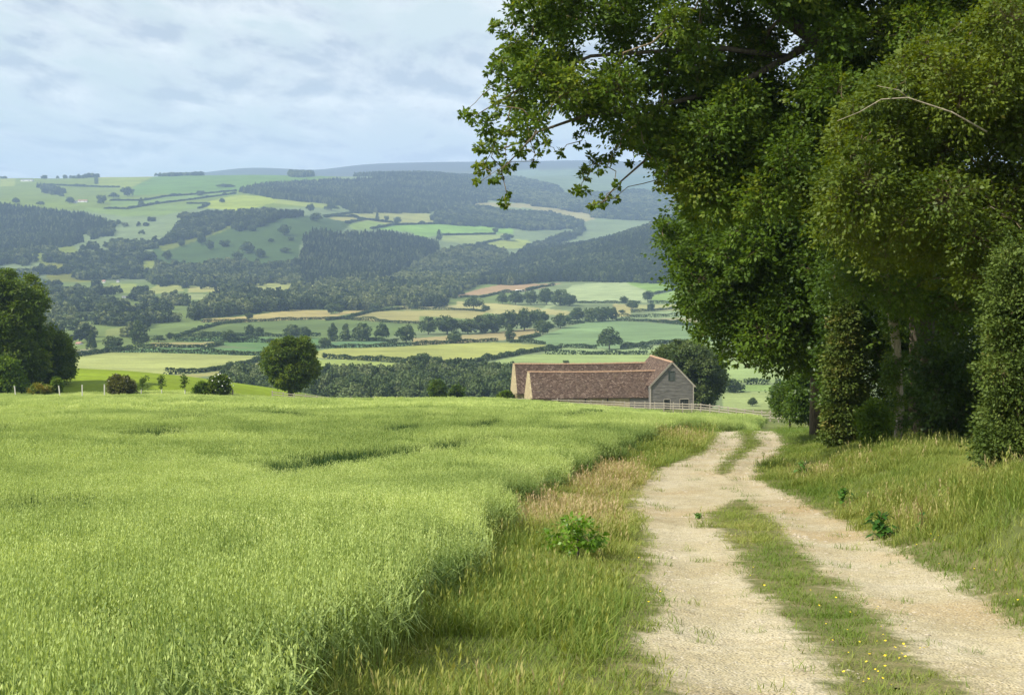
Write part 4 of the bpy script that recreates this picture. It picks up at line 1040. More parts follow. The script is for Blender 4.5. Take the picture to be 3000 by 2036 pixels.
# ------------------------------------------------------------------ valley trees (one crown wide, one tall), hedges, woods
def crown_unit(kind, seed, nb, nl, L):
    rs = random.Random(seed); C = []; R = []
    if kind == 'round':
        for k in range(nb):
            while True:
                p = np.array([rs.uniform(-1, 1), rs.uniform(-1, 1), rs.uniform(-1, 1)])
                if (p ** 2).sum() < 1: break
            p = p / max(np.linalg.norm(p), .35) * rs.uniform(.55, 1) if rs.random() < .7 else p
            C.append([p[0] * .40, p[1] * .40, .46 + p[2] * .40]); R.append(rs.uniform(.10, .17))
    elif kind == 'tall':
        for k in range(nb):
            z = rs.uniform(.10, .93); w = .36 * math.sin(min(1, (1.02 - z) * 1.35) * PI / 2) * (1 if z > .3 else .75); a = rs.uniform(0, 6.28); q = rs.random() ** .5
            C.append([math.cos(a) * w * q, math.sin(a) * w * q, z]); R.append(rs.uniform(.09, .15))
    elif kind == 'spread':
        for k in range(nb):
            a = rs.uniform(0, 6.28); q = rs.random() ** .5
            C.append([math.cos(a) * q * .41, math.sin(a) * q * .41, .30 + rs.random() * .56 * (1.06 - q * q)]); R.append(rs.uniform(.10, .16))
    else:   # conifer
        for k in range(nb):
            z = rs.uniform(.12, .98); w = .34 * (1 - z) + .02; a = rs.uniform(0, 6.28)
            C.append([math.cos(a) * w, math.sin(a) * w, z]); R.append(.06 + .09 * (1 - z))
    C = np.array(C); R = np.array(R)
    n = nb * nl; ci = np.repeat(np.arange(nb), nl); d = rdir(n); d[:, 2] += .25; d = unit(d)
    p = C[ci] + d * R[ci][:, None] * (.7 + .4 * rng.random(n))[:, None]
    ax = rdir(n) + (0 if kind != 'conifer' else np.array([0, 0, -.4])); nr = d + rdir(n) * .5
    LL = L * (.7 + .6 * rng.random(n)); q = QB()
    tb = rng.random(nb)[ci] * .5 + .5 * rng.random(n)
    leaves_at(q, p - unit(ax) * LL[:, None] * .5, ax, nr, LL, LL * .42, tb); return q

def proto_tree(kind, seed, nb, nl, L):
    """crown and trunk meshes one metre tall and about one wide"""
    c = crown_unit(kind, seed, nb, nl, L).build('crown', M_FAR, link=False)
    mb = MB(); h = .35 if kind != 'conifer' else .9
    mb.tube([(0, 0, -.06), (0, 0, h * .5), (.01, 0, h)], [.028, .022, .012], 6)
    for k in range(3):
        a = k * 2.1; mb.tube([(0, 0, h * .6), (math.cos(a) * .12, math.sin(a) * .12, h + .2)], [.016, .006], 4)
    t = mb.build('trunk', bark, link=False); return c.data, t.data
VP = {k: [proto_tree(k, 10 * i + s, nb, nl, L) for s in range(3)] for i, (k, nb, nl, L) in enumerate([('round', 46, 34, .085), ('tall', 44, 34, .08), ('spread', 46, 36, .08), ('conifer', 60, 18, .09)])}
VN = {'round': 'oak_tree', 'tall': 'poplar_tree', 'spread': 'oak_tree', 'conifer': 'fir_tree'}
def vtree(u, v, w, h, kind, label, group=None, name=None, dmin=420):
    p = hit(u, v, dmin); k = p[1] / F
    t = empty(name or VN[kind], tuple(p), random.uniform(0, 6.28), (w * k * 1.18, w * k * 1.18, h * k * 1.03))
    tag(t, label, 'tree', group)
    c, tr = random.choice(VP[kind])
    for nm, me in (('crown', c), ('trunk', tr)):
        o = bpy.data.objects.new(nm, me); COL.objects.link(o); o.parent = t
    return t
G1 = 'trees in the hedge row across the valley fields'; G2 = 'trees of the dark belt behind the pale fields'; G3 = 'trees of the grove below the striped field'
TREES = [
 (1383,793,55,49,'spread','large solitary oak in the blue green field right above the barn roof'),
 (567,762,22,27,'round','left one of two close trees in the dull field above the lone tree'),
 (589,762,18,23,'round','right one of two close trees in the dull field above the lone tree'),
 (664,766,40,31,'round','wide low tree just above the crown of the lone tree'),
 (692,768,30,28,'round','rounder tree touching the wide low one above the lone tree'),
 (615,779,22,13,'spread','small flat tree half hidden by the lone tree crown'),
 (755,774,27,38,'tall','narrow tree at the left end of the hedge row', G1),
 (785,774,26,37,'tall','second narrow tree of the hedge row, gap on its right', G1),
 (822,774,45,43,'round','broadest round tree in the middle of the hedge row', G1),
 (867,772,33,39,'spread','ragged tree right of the broadest one in the hedge row', G1),
 (737,789,27,26,'round','low bushy tree under the left end of the hedge row', G1),
 (922,778,45,44,'round','large dark tree at the left tip of the dark belt', G2),
 (972,759,44,42,'round','dark tree of the belt above the tan strip', G2),
 (1015,758,54,46,'round','widest crown of the dark belt, left of its middle', G2),
 (1062,758,46,38,'round','lower crown in the dip of the dark belt', G2),
 (1092,756,46,46,'round','crown right after the dip of the dark belt', G2),
 (1118,755,42,48,'round','crown at the middle of the dark belt', G2),
 (1152,752,50,52,'round','tall crown right of the middle of the dark belt', G2),
 (1190,750,50,56,'round','tallest crown of the dark belt', G2),
 (1222,744,40,46,'round','crown at the right shoulder of the dark belt', G2),
 (1232,759,42,36,'round','crown standing in front of the right end of the dark belt', G2),
 (1272,745,40,38,'round','round crown at the fork of the dark belt', G2),
 (1310,730,36,34,'round','first crown of the small upper belt near the blue green field', G2),
 (1340,731,36,37,'round','second crown of the small upper belt near the blue green field', G2),
 (1368,729,38,37,'round','third crown of the small upper belt near the blue green field', G2),
 (1391,728,24,34,'round','narrow end crown of the small upper belt near the blue green field', G2),
 (1032,779,36,30,'round','pale grey green round tree on the tan strip'),
 (1157,775,28,36,'tall','pale poplar at the end of the tan strip'),
 (737,814,13,15,'round','tiny tree on the hedge right of the lone tree'),
 (960,827,40,29,'round','bushy tree on the hedge between the two yellow green fields'),
 (992,828,28,22,'round','paler bush joined to the bushy hedge tree'),
 (1017,827,14,13,'round','small bush at the right of the bushy hedge tree'),
 (752,712,26,27,'round','left tree of the pair on the straw coloured field'),
 (770,712,20,25,'round','right tree of the pair on the straw coloured field'),
 (852,706,22,18,'round','small dark tree where two pale fields meet'),
 (565,723,18,15,'round','dark bush at the left tip of the straw coloured field'),
 (1075,703,42,34,'spread','spreading oak standing at the head of the tan field'),
 (1102,707,20,16,'round','small tree beside the spreading oak'),
 (1140,690,28,26,'round','left end tree of the grove below the striped field', G3),
 (1170,692,36,34,'round','second tree of the grove below the striped field', G3),
 (1205,692,38,36,'round','middle tree of the grove below the striped field', G3),
 (1240,692,42,40,'round','tallest tree of the grove below the striped field', G3),
 (1272,694,40,42,'round','tree right of the tallest in the grove', G3),
 (1292,695,32,32,'round','right end tree of the grove below the striped field', G3),
 (1417,689,18,19,'round','small tree on the lower edge of the striped field'),
 (1434,702,28,22,'round','bushy tree below the lower edge of the striped field'),
 (1470,683,26,26,'round','round tree at the right corner of the striped field'),
 (1477,706,18,20,'round','narrow tree below the right corner of the striped field'),
 (1412,711,15,9,'round','tiny bush between narrow strip fields'),
 (1284,827,16,11,'round','treetop peeping over the long barn ridge'),
 (522,777,34,31,'round','round tree standing in the hedges left of the lone tree'),
 (385,771,18,19,'round','small tree at the foot of the left green field'),
 (360,777,30,19,'spread','low clump at the foot of the left green field'),
 (530,804,13,11,'round','tiny round bush on the teal strip field'),
 (410,846,23,13,'round','squat tree on the hedge above the meadow'),
 (525,839,24,21,'round','taller tree on the hedge above the meadow'),
 (312,782,40,52,'tall','tall dark tree at the right edge of the left valley wood'),
 (325,782,30,28,'round','lower tree at the foot of the tall dark valley tree'),
 (207,794,26,42,'conifer','dark fir beside the farm at the left valley wood'),
 (256,793,44,34,'round','broad tree in front of the left valley wood'),
 (243,799,12,10,'round','small bush on the brown strip'),
 (1663,891,34,36,'round','tree seen in the gap between barn tree and maple'),
 (1708,921,22,20,'round','small dark bush seen over the rail fence'),
 (1768,922,46,58,'tall','pale blurred tree seen just left of the olive bush'),
 # on the hills
 (856,501,11,17,'tall','narrowest of three trees in a row on the hillside field'),
 (877,503,12,15,'round','middle of three trees in a row on the hillside field'),
 (903,508,18,17,'round','widest of three trees in a row on the hillside field'),
 (996,546,18,23,'tall','single tree at the lower corner of the mint green field'),
 (290,446,28,25,'round','large tree on the upper left hillside hedge'),
 (258,450,22,13,'spread','flat clump left of the large hillside tree'),
 (455,444,20,13,'round','dark tree on the double hillside hedge'),
 (504,461,13,12,'round','small tree inside the bright hillside field'),
 (705,480,20,19,'round','tree right above the knoll top wood'),
 (718,502,30,20,'round','dark tree at the right end of the knoll top wood'),
 (752,478,30,16,'spread','low tree in the corner below the dark plantation'),
 (1124,527,13,11,'round','tiny tree in the mint green hillside field'),
 (1150,546,28,18,'round','dark bush tree below the mint green field'),
 (36,462,18,14,'round','round tree above the conifer wood at the far left'),
 (92,466,18,10,'spread','small hillside tree left of the white farm'),
 (158,462,20,16,'round','tree just left of the white hillside farm'),
 (230,462,24,22,'round','tree just right of the white hillside farm'),
 (320,468,18,18,'conifer','pointed tree on the hedge below the large hillside tree'),
 (512,425,40,8,'spread','long low copse on the upper green slope'),
 (457,556,22,28,'round','dark tree on the left slope of the knoll'),
 (477,568,18,26,'round','narrow dark tree lower on the left slope of the knoll'),
 (510,560,26,18,'round','wide bush on the knoll slope'),
 (560,575,34,28,'round','largest of the trees inside the knoll slope'),
 (590,585,26,22,'round','tree on the lower right of the knoll slope'),
 (540,590,24,22,'round','tree at the foot of the knoll slope'),
 (645,534,27,26,'round','dark tree high on the open knoll'),
 (615,549,14,9,'round','tiny shrub in the middle of the open knoll'),
 (660,546,16,10,'round','small shrub on the right of the open knoll'),
 (648,573,26,13,'spread','flat shrub low on the open knoll'),
 (573,525,22,16,'round','shrub below the knoll top wood'),
 (392,550,24,30,'round','tree above the bare left flank of the knoll'),
 (412,560,16,18,'round','small tree on the bare left flank of the knoll'),
 (332,590,28,22,'round','tree at the edge of the little pale clearing'),
 (380,590,22,24,'round','tree right of the little pale clearing'),
]
for t in TREES: vtree(*t)

# ---- hedges
M_HEDGE = leaf_mat('hedge_leaf', (.020, .042, .010), (.050, .082, .022), (.09, .12, .035), .12, None, .6, .05, wpos=.3, spec=.15)
HEDGES = [
 ([(457,732),(542,732),(630,728),(722,725),(780,725)],'hedge along the lower rim of the straw coloured field'),
 ([(740,728),(790,722),(845,708),(917,702),(1055,704),(1100,708)],'hedge curving over the tan field towards the spreading oak'),
 ([(780,725),(842,729),(907,734),(952,735)],'hedge under the tan field at the left end of the dark belt'),
 ([(450,763),(542,763),(640,764),(725,763)],'level hedge across the dull green field behind the lone tree'),
 ([(495,776),(542,776),(610,778)],'short hedge left of the lone tree crown'),
 ([(397,767),(450,749),(500,736),(551,732)],'slanting hedge between the two left green fields'),
 ([(412,765),(500,764),(581,764)],'thin hedge below the slanting hedge'),
 ([(307,787),(375,790),(475,789),(505,782)],'bushy hedge below the narrow tan strip'),
 ([(395,774),(480,775),(581,777)],'hedge above the narrow tan strip'),
 ([(175,809),(225,802),(300,792)],'hedge at the upper left of the pale barley field'),
 ([(245,800),(350,800),(470,803),(581,807),(605,808)],'hedge along the top of the pale barley field'),
 ([(375,850),(450,846),(525,837),(560,827),(600,816)],'thick hedge climbing right above the meadow'),
 ([(742,814),(830,818),(942,826),(1007,827),(1067,825)],'hedge dividing the two yellow green fields'),
 ([(1067,825),(1123,815),(1190,803),(1275,790)],'thick slanting hedge rising towards the blue green field'),
 ([(712,791),(830,789),(942,784),(1050,778),(1128,775)],'hedge along the top of the big yellow green field'),
 ([(747,775),(842,773),(902,778)],'hedge under the hedge row trees'),
 ([(1157,777),(1200,778),(1237,782)],'short thick hedge beside the pale poplar'),
 ([(1179,771),(1205,767),(1225,762)],'short hedge at the corner of the tan strip'),
 ([(1282,789),(1320,790),(1355,792)],'hedge left of the large solitary oak'),
 ([(1410,793),(1470,783),(1560,776)],'hedge running right from the large solitary oak'),
 ([(1239,804),(1310,805)],'low hedge piece above the barn ridge'),
 ([(1317,805),(1400,805),(1470,805)],'long hedge piece above the barn ridge'),
 ([(1450,793),(1480,793)],'dark hedge scrap left of the walnut tree'),
 ([(1307,688),(1380,688),(1454,688)],'hedge along the foot of the striped field'),
 ([(1470,688),(1549,689),(1600,689)],'hedge right of the striped field foot'),
 ([(1484,668),(1520,661),(1556,654)],'slanting hedge right of the striped field'),
 ([(1397,722),(1480,720),(1567,718)],'hedge above the narrow tan strip near the maple'),
 ([(1397,728),(1474,730),(1574,740)],'hedge along the top of the blue green field'),
 ([(1432,709),(1490,705),(1549,701)],'thin hedge between strip fields near the maple'),
 ([(1194,661),(1225,653),(1259,648)],'hedge at the upper end of the pinkish ploughed field'),
 ([(1045,675),(1090,676),(1134,666),(1190,662)],'hedge along the foot of the pinkish ploughed field'),
 ([(1289,737),(1327,733)],'short hedge at the tip of the blue green field'),
 ([(250,456),(325,456),(375,447),(470,440),(535,434)],'upper of two long hedges on the left hillside'),
 ([(237,474),(287,475),(350,464),(450,452),(535,440)],'lower of two long hedges on the left hillside'),
 ([(425,463),(475,463),(465,470),(450,474)],'bent hedge in the middle of the left hillside'),
 ([(737,494),(767,488),(805,483)],'short rising hedge right of the knoll top wood'),
 ([(735,491),(792,492),(852,502),(892,506)],'hedge below three hillside trees'),
 ([(785,507),(830,498)],'short hedge between small hillside fields'),
 ([(842,520),(890,511),(1017,508)],'hedge along the top of the mint green field'),
 ([(1005,534),(1123,532)],'level hedge under the mint green field'),
 ([(1082,555),(1137,544)],'slanting hedge below the mint green field'),
 ([(1206,468),(1296,476),(1353,483)],'hazy hedge across the far tan strips'),
 ([(218,404),(218,418)],'short hedge on the skyline meadow'),
 ([(110,420),(180,424),(270,426)],'faint hedge across the far left meadow'),
 ([(125,716),(225,714),(300,706)],'hedge by the village meadow at the left'),
 ([(1689,873),(1745,873)],'hedge in the gap below the maple'),
 ([(1640,890),(1690,890)],'second lower hedge in the gap below the maple'),
 ([(1090,839),(1130,836),(1165,836)],'hedge at the upper edge of the front wood'),
]
def make_hedge(pts, label):
    P = []
    for (u0, v0), (u1, v1) in zip(pts[:-1], pts[1:]):
        m = max(2, int(math.hypot(u1 - u0, (v1 - v0)) / 7))
        for k in range(m): P.append(hit(round(u0 + (u1 - u0) * k / m, 0), v0 + (v1 - v0) * k / m, 420))
    P.append(hit(*pts[-1], 420)); P = np.array(P)
    d = np.concatenate([[0], np.cumsum(np.linalg.norm(np.diff(P[:, :2], axis=0), axis=1))]); L = d[-1]
    n = int(min(L * 18, 10000)); s = rng.random(n) * L
    x = np.interp(s, d, P[:, 0]); y = np.interp(s, d, P[:, 1]); z = gz(x, y)
    dist = P[:, 1].mean(); k = max(1.0, dist / 1500)
    h = (1.7 + 1.9 * vnoise(x, y, 2.2, 7) ** 1.5 + 3.2 * np.maximum(vnoise(x, y, 8.8, 19) - .62, 0) * 3) * (1 + .35 * (k - 1)); w = 1.3 * k
    a = rng.random(n) * 6.28; q = np.sqrt(rng.random(n))
    hz = h * (1 - (1 - rng.random(n)) ** 1.6)
    p = np.stack([x + np.cos(a) * q * w, y + np.sin(a) * q * w, z + hz], 1)
    qb = QB(); LL = (.85 + .5 * rng.random(n)) * k; ax = rdir(n); nr = rdir(n) + [0, -.2, .8]
    leaves_at(qb, p - unit(ax) * LL[:, None] * .5, ax, nr, LL, LL * .42, rng.random(n))
    b = P[len(P) // 2]
    o = qb.build('field_hedge', M_HEDGE, origin=b); o.location = tuple(b); tag(o, label, 'hedge', 'hedges between the far fields')
for pts, label in HEDGES: make_hedge(pts, label)

# ---- woods: masses of crowns
M_FARN = leaf_mat('front_wood_leaf', (.035, .060, .018), (.095, .135, .04), (.17, .20, .085), .15, (1.4, 1.4, .4), .6, .03, True, .15, .2)
WP = {'broad': [crown_unit(k, s, 20, 22, .13).build('wood_crown', M_FARI, link=False) for s, k in enumerate(('round', 'round', 'spread', 'round'))],
      'fir': [crown_unit('conifer', 7 + s, 34, 11, .13).build('wood_crown', M_FARI, link=False) for s in range(3)]}
WP['near'] = [crown_unit(k, 31 + s, 40, 44, .085).build('wood_crown', M_FARN, link=False) for s, k in enumerate(('round', 'round', 'spread', 'tall'))]
WP['mixed'] = WP['broad'] + WP['fir'][:1]
WOODS = [  # outline, d range, spacing, height range, kind, clearing level, label
 ([(0,470),(40,478),(100,484),(187,492),(250,512),(250,532),(140,562),(105,566),(62,574),(0,580),(-120,580),(-120,470)], 2500, 3700, 8.5, (13,19), 'fir', 0, 'conifer_wood', 'dark conifer wood on the hillside at the far left'),
 ([(100,560),(180,540),(250,522),(330,520),(360,548),(352,580),(335,640),(300,655),(110,660),(0,650),(-120,650),(-120,590),(0,590),(60,580)], 1900, 3200, 11, (12,19), 'broad', .50, 'hillside_wood', 'broken broadleaf wood with small clearings on the lower left slope'),
 ([(362,560),(400,520),(428,495),(480,487),(534,488),(527,508),(465,540),(428,546)], 2400, 3600, 9, (11,16), 'broad', .12, 'hillside_wood', 'dark wooded strip climbing the left shoulder of the knoll'),
 ([(255,505),(340,500),(430,492),(425,506),(340,516),(262,520)], 2800, 3900, 10, (10,15), 'broad', .45, 'hillside_wood', 'line of dark copses under the left hillside field'),
 ([(522,512),(545,490),(600,487),(650,488),(693,492),(640,496),(590,514),(540,530)], 2500, 3600, 7.5, (17,21), 'broad', 0, 'hilltop_wood', 'dark domed wood on top of the grassy knoll'),
 ([(692,545),(720,530),(780,538),(835,540),(860,533),(942,546),(997,560),(992,572),(940,600),(880,632),(820,648),(690,650),(678,600)], 2100, 3400, 7.5, (13,18), 'fir', 0, 'conifer_wood', 'large dark conifer plantation in the middle of the slope'),
 ([(545,437),(582,425),(717,416),(815,412),(900,404),(1000,402),(1100,408),(1130,430),(1110,455),(1067,468),(1030,468),(967,486),(885,484),(805,484),(765,466),(640,454)], 3500, 5600, 10, (13,19), 'fir', .08, 'conifer_wood', 'long dark plantation below the skyline'),
 ([(972,498),(1035,470),(1100,472),(1160,484),(1250,486),(1325,508),(1325,518),(1200,524),(1100,515),(1000,512)], 3200, 5200, 10, (12,17), 'broad', 0, 'hillside_wood', 'blue hazy wood belt above the mint green field'),
 ([(1080,645),(1110,620),(1140,606),(1180,580),(1250,556),(1300,542),(1400,522),(1480,506),(1560,494),(1660,480),(1660,650),(1560,650),(1420,640),(1300,640),(1200,645),(1130,648)], 1900, 3300, 8.5, (13,19), 'mixed', 0, 'hillside_wood', 'dark wooded spur sloping down from the right behind the striped field'),
 ([(440,610),(520,600),(600,612),(680,604),(690,650),(668,650),(570,650),(520,662),(440,656),(360,650),(340,640),(350,610)], 1900, 2600, 10, (13,20), 'broad', .18, 'valley_wood', 'row of tall rounded trees along the foot of the knoll'),
 ([(690,652),(830,650),(900,640),(935,612),(1000,575),(1090,562),(1150,575),(1150,604),(1100,640),(1040,668),(1035,694),(950,698),(870,702),(800,706),(742,704),(667,702),(617,707),(545,716),(480,724),(440,728),(420,690),(480,676),(570,664),(640,664)], 1300, 3200, 9.5, (11,18), 'broad', .13, 'valley_wood', 'wide belt of mixed trees across the valley floor'),
 ([(110,662),(250,662),(340,672),(420,684),(420,728),(330,735),(330,762),(300,768),(240,764),(170,790),(110,770)], 950, 2300, 10, (10,16), 'broad', .45, 'valley_wood', 'tree groups round the village at the left of the valley'),
 ([(1040,404),(1178,406),(1260,424),(1290,448),(1340,440),(1450,436),(1560,440),(1560,500),(1450,506),(1350,506),(1340,486),(1180,462),(1046,448)], 4300, 7200, 15, (13,19), 'broad', .15, 'hillside_wood', 'faint blue woods in the hazy side valley at the right'),
 ([(1183,575),(1220,556),(1300,530),(1330,520),(1300,545),(1240,566)], 3000, 4500, 10, (12,17), 'broad', .1, 'hillside_wood', 'hazy trees behind the top edge of the wooded spur'),
 ([(500,868),(560,862),(640,858),(740,856),(800,862),(860,862),(940,858),(1000,862),(1035,850),(1090,850),(1165,852),(1165,925),(700,925),(640,912),(560,912),(500,900)], 440, 760, 6.6, (6,10.5), 'near', .05, 'front_wood', 'dense wood of rounded grey green crowns below the crop edge'),
 ([(90,399),(225,399),(225,403),(90,405)], 4600, 5600, 11, (12,20), 'broad', 0, 'skyline_copse', 'long dark copse on the skyline at the left'),
 ([(342,395),(458,394),(458,399),(342,399)], 4600, 5600, 11, (14,19), 'broad', 0, 'skyline_copse', 'flat topped dark copse on the skyline left of the blue ridge'),
 ([(658,397),(712,397),(712,402),(658,402)], 4600, 5700, 10, (20,27), 'broad', 0, 'skyline_copse', 'small domed copse on the skyline in front of the blue ridge'),
 ([(772,395),(900,393),(1100,395),(1100,408),(900,404),(772,398)], 4600, 5900, 11, (13,20), 'fir', .1, 'skyline_copse', 'thin serrated tree line in front of the far blue ridge'),
 ([(0,403),(16,403),(16,405),(0,405)], 4600, 5600, 10, (8,12), 'broad', 0, 'skyline_copse', 'scrap of trees on the skyline at the far left edge'),
 ([(84,424),(100,422),(145,434),(145,446),(100,440)], 3900, 5300, 10, (10,14), 'fir', 0, 'shelter_belt', 'dark shelter belt slanting across the far left meadow'),
]
BIAS = {'dark wooded spur': -.30, 'wide belt of mixed': .16, 'row of tall rounded': .12, 'dark conifer wood on': -.12, 'dark domed wood': -.2, 'broken broadleaf': .04, 'tree groups round': .1, 'faint blue woods': .15, 'large dark conifer': -.08, 'dark wooded strip': -.15}
GAPS = [(428,502,650,661),(428,474,668,679),(576,664,643,657),(690,718,647,654),(345,372,657,666),(378,412,648,660),(258,304,644,662),(70,100,575,597),(103,136,624,633),(140,168,622,640),(320,348,592,608),(182,205,533,548),(222,245,538,550),(125,225,708,715),(872,930,694,700),(1010,1034,676,684),(330,352,515,530),(262,340,505,516)]
def make_wood(poly, d0, d1, sp, hr, kind, clear, name, label):
    bias = sum(b for k, b in BIAS.items() if label.startswith(k))
    P = np.array(poly, float); n_y = int((d1 - d0) / sp); X = []; Y = []
    for k in range(n_y):
        y = d0 + k * sp; x0 = (P[:, 0].min() - CU) / F * y; x1 = (P[:, 0].max() - CU) / F * y
        x = np.arange(x0, x1, sp); X.append(x + rng.uniform(-.42, .42, len(x)) * sp); Y.append(y + rng.uniform(-.42, .42, len(x)) * sp)
    x = np.concatenate(X); y = np.concatenate(Y); z = gz(x, y); u, v = proj(x, y, z)
    k = inpoly(u + (vnoise(x, y, 1.1, sp * 4) - .5) * 10, v + (vnoise(x, y, 4.1, sp * 4) - .5) * 5, poly)
    if clear: k &= vnoise(x, y, 6.6, sp * 9) * .6 + vnoise(x, y, 2.6, sp * 3) * .4 > clear
    x, y, z, v, u = x[k], y[k], z[k], v[k], u[k]
    vis = np.ones(len(x), bool)                                     # leave out what lies behind the nearer ground
    for f in (.55, .65, .74, .82, .88, .93, .97):
        yy = y * f; vv = HV + (E - gz(x * f, yy)) / yy * F
        vis &= (vv > v - 14)
    for a, b, c, d in GAPS:                                         # small meadows that show between the trees
        inu = (u > a - 3) & (u < b + 3)
        hide = inu & (v > c) & (v - .75 * hr[1] * F / y < d)
        vis &= ~(hide & (rng.random(len(x)) < .93))
    x, y, z = x[vis], y[vis], z[vis]; n = len(x)
    if n == 0: print('EMPTY WOOD', label); return
    protos = WP[kind]
    h = hr[0] + (hr[1] - hr[0]) * (-.3 + 1.15 * rng.random(n) + .45 * vnoise(x, y, 3.1, sp * 7)); w = sp * (1.1 + .75 * rng.random(n)) * (1 if kind != 'fir' else .85)
    tint = np.clip(.5 + bias + .8 * (vnoise(x, y, 9.9, sp * 8) - .5) + .32 * rng.standard_normal(n), 0, 1)
    o = scatter(name, np.stack([x, y, z - h * .12], 1), rng.random(n) * 6.28, np.stack([w, w, h], 1), rng.integers(0, len(protos), n), tint, protos)
    tag(o, label, 'wood')
for a in WOODS: make_wood(*a)

# ---- far farms and village houses
def make_houses():
    brick = plain_mat('far_brick', (.42, .10, .09), (.52, .15, .12), .4); white = plain_mat('far_render', (.75, .74, .70), (.85, .84, .8), .4)
    slate = plain_mat('far_slate', (.16, .16, .18), (.26, .25, .26), .5); tile = plain_mat('far_tile', (.30, .16, .12), (.40, .24, .18), .5); glass = plain_mat('far_window', (.03, .03, .04), (.06, .06, .07), 1, .2)
    for label, name, u, v, w, h, wall, roof in [
        ('red brick house with pale gable among the valley trees', 'village_house', 287, 690, 9, 6, brick, tile), ('pale roofed building beside the red brick house', 'village_house', 285, 676, 14, 3.4, white, slate),
        ('long low pinkish house in the village', 'village_house', 413, 692, 22, 5, brick, slate), ('white cottage at the left of the village', 'village_house', 214, 690, 4.5, 6, white, slate),
        ('small white house at the village street', 'village_house', 318, 704, 6, 4.5, white, tile), ('low grey roofed house at the village street', 'village_house', 356, 698, 16, 3.6, white, slate), ('white walled farm by the left valley wood', 'farm_house', 180, 782, 9, 5, white, tile),
        ('long white shed at the brown strip', 'farm_shed', 255, 793, 13, 3, white, slate), ('white farmhouse among the trees of the left hillside', 'farm_house', 170, 461, 10, 5.5, white, slate), ('grey farm building right of the white hillside farmhouse', 'farm_shed', 188, 459, 20, 5, white, tile),
        ('tiny white farm building on the far left skyline', 'farm_shed', 62, 412, 26, 4.5, white, slate), ('white house on the wooded slope left', 'village_house', 236, 642, 6, 6, white, tile), ('second white house on the wooded slope left', 'village_house', 268, 641, 5, 5, white, slate),
        ('long pale barn roof below the mint green field', 'farm_shed', 1180, 662, 18, 4, white, white), ('white cottage in the valley trees right of the plantation', 'village_house', 982, 652, 4, 6, white, white), ('pale shed at the corner of the mint green field', 'farm_shed', 945, 541, 18, 4, white, slate)]:
        p = hit(u, v, 420); k = p[1] / F; W = w * k; H = h * k; D = max(W * .6, 5)
        t = empty(name, tuple(p), random.uniform(-.35, .35)); tag(t, label, 'house' if 'house' in name else 'shed')
        mb = MB(); mb.box(-W / 2, W / 2, -D / 2, D / 2, -3, H * .6)
        for s in (-1, 1): mb.poly([(s * W / 2, -D / 2, H * .6), (s * W / 2, D / 2, H * .6), (s * W / 2, 0, H)])
        mb.build('wall', wall, t)
        mb = MB(); e = .4
        for s in (-1, 1): mb.prism([(-W / 2 - e, s * (D / 2 + e), H * .6 - e * .6), (W / 2 + e, s * (D / 2 + e), H * .6 - e * .6), (W / 2 + e, 0, H + .1), (-W / 2 - e, 0, H + .1)], (0, 0, .25))
        mb.build('roof', roof, t)
        for q in (-.25, .25):
            mb = MB(); mb.box(W * q - W * .06, W * q + W * .06, -D / 2 - .06, -D / 2 + .02, H * .2, H * .42); mb.build('window', glass, t)
make_houses()
# ------------------------------------------------------------------ the barn and the rail fence
def roof_mat():
    m, nt, out = mat_new('old_roof_tiles')
    uv = N(nt, 'ShaderNodeUVMap').outputs[0]
    br = N(nt, 'ShaderNodeTexBrick', ins={'Vector': uv, 'Color1': (.05, .05, .05, 1), 'Color2': (.95, .95, .95, 1), 'Mortar': (.0, .0, .0, 1), 'Scale': 1.0, 'Mortar Size': .02, 'Bias': 0.0, 'Brick Width': .28, 'Row Height': .20})
    mp = N(nt, 'ShaderNodeMapping', ins={'Vector': uv, 'Scale': (1.4, 3.2, 1)}).outputs[0]
    n1 = noise(nt, 1.6, 5, .75, mp); n2 = noise(nt, .33, 4, .6, uv); n3 = noise(nt, 1.1, 4, .6, uv)
    val = math_n(nt, 'ADD', math_n(nt, 'MULTIPLY', N(nt, 'ShaderNodeSeparateColor', ins={0: br.outputs['Color']}).outputs[0], .55), math_n(nt, 'SUBTRACT', math_n(nt, 'MULTIPLY', n1, 1.1), .28))
    c = ramp(nt, val, [(.10, (.026, .020, .017)), (.30, (.068, .045, .035)), (.52, (.114, .077, .057)), (.74, (.180, .130, .098)), (.93, (.34, .27, .22))])
    c = mixc(nt, ramp(nt, n2, [(.48, 0), (.72, .5)]), c, (.075, .058, .046))
    c = mixc(nt, ramp(nt, n3, [(.60, 0), (.78, .45)]), c, (.20, .16, .085))
    b = N(nt, 'ShaderNodeBsdfPrincipled', ins={'Base Color': c, 'Roughness': .95, 'Specular IOR Level': .1})
    bp = N(nt, 'ShaderNodeBump', ins={'Strength': .9, 'Distance': .05, 'Height': val}); nt.links.new(bp.outputs[0], b.inputs['Normal'])
    nt.links.new(b.outputs[0], out.inputs['Surface']); return m
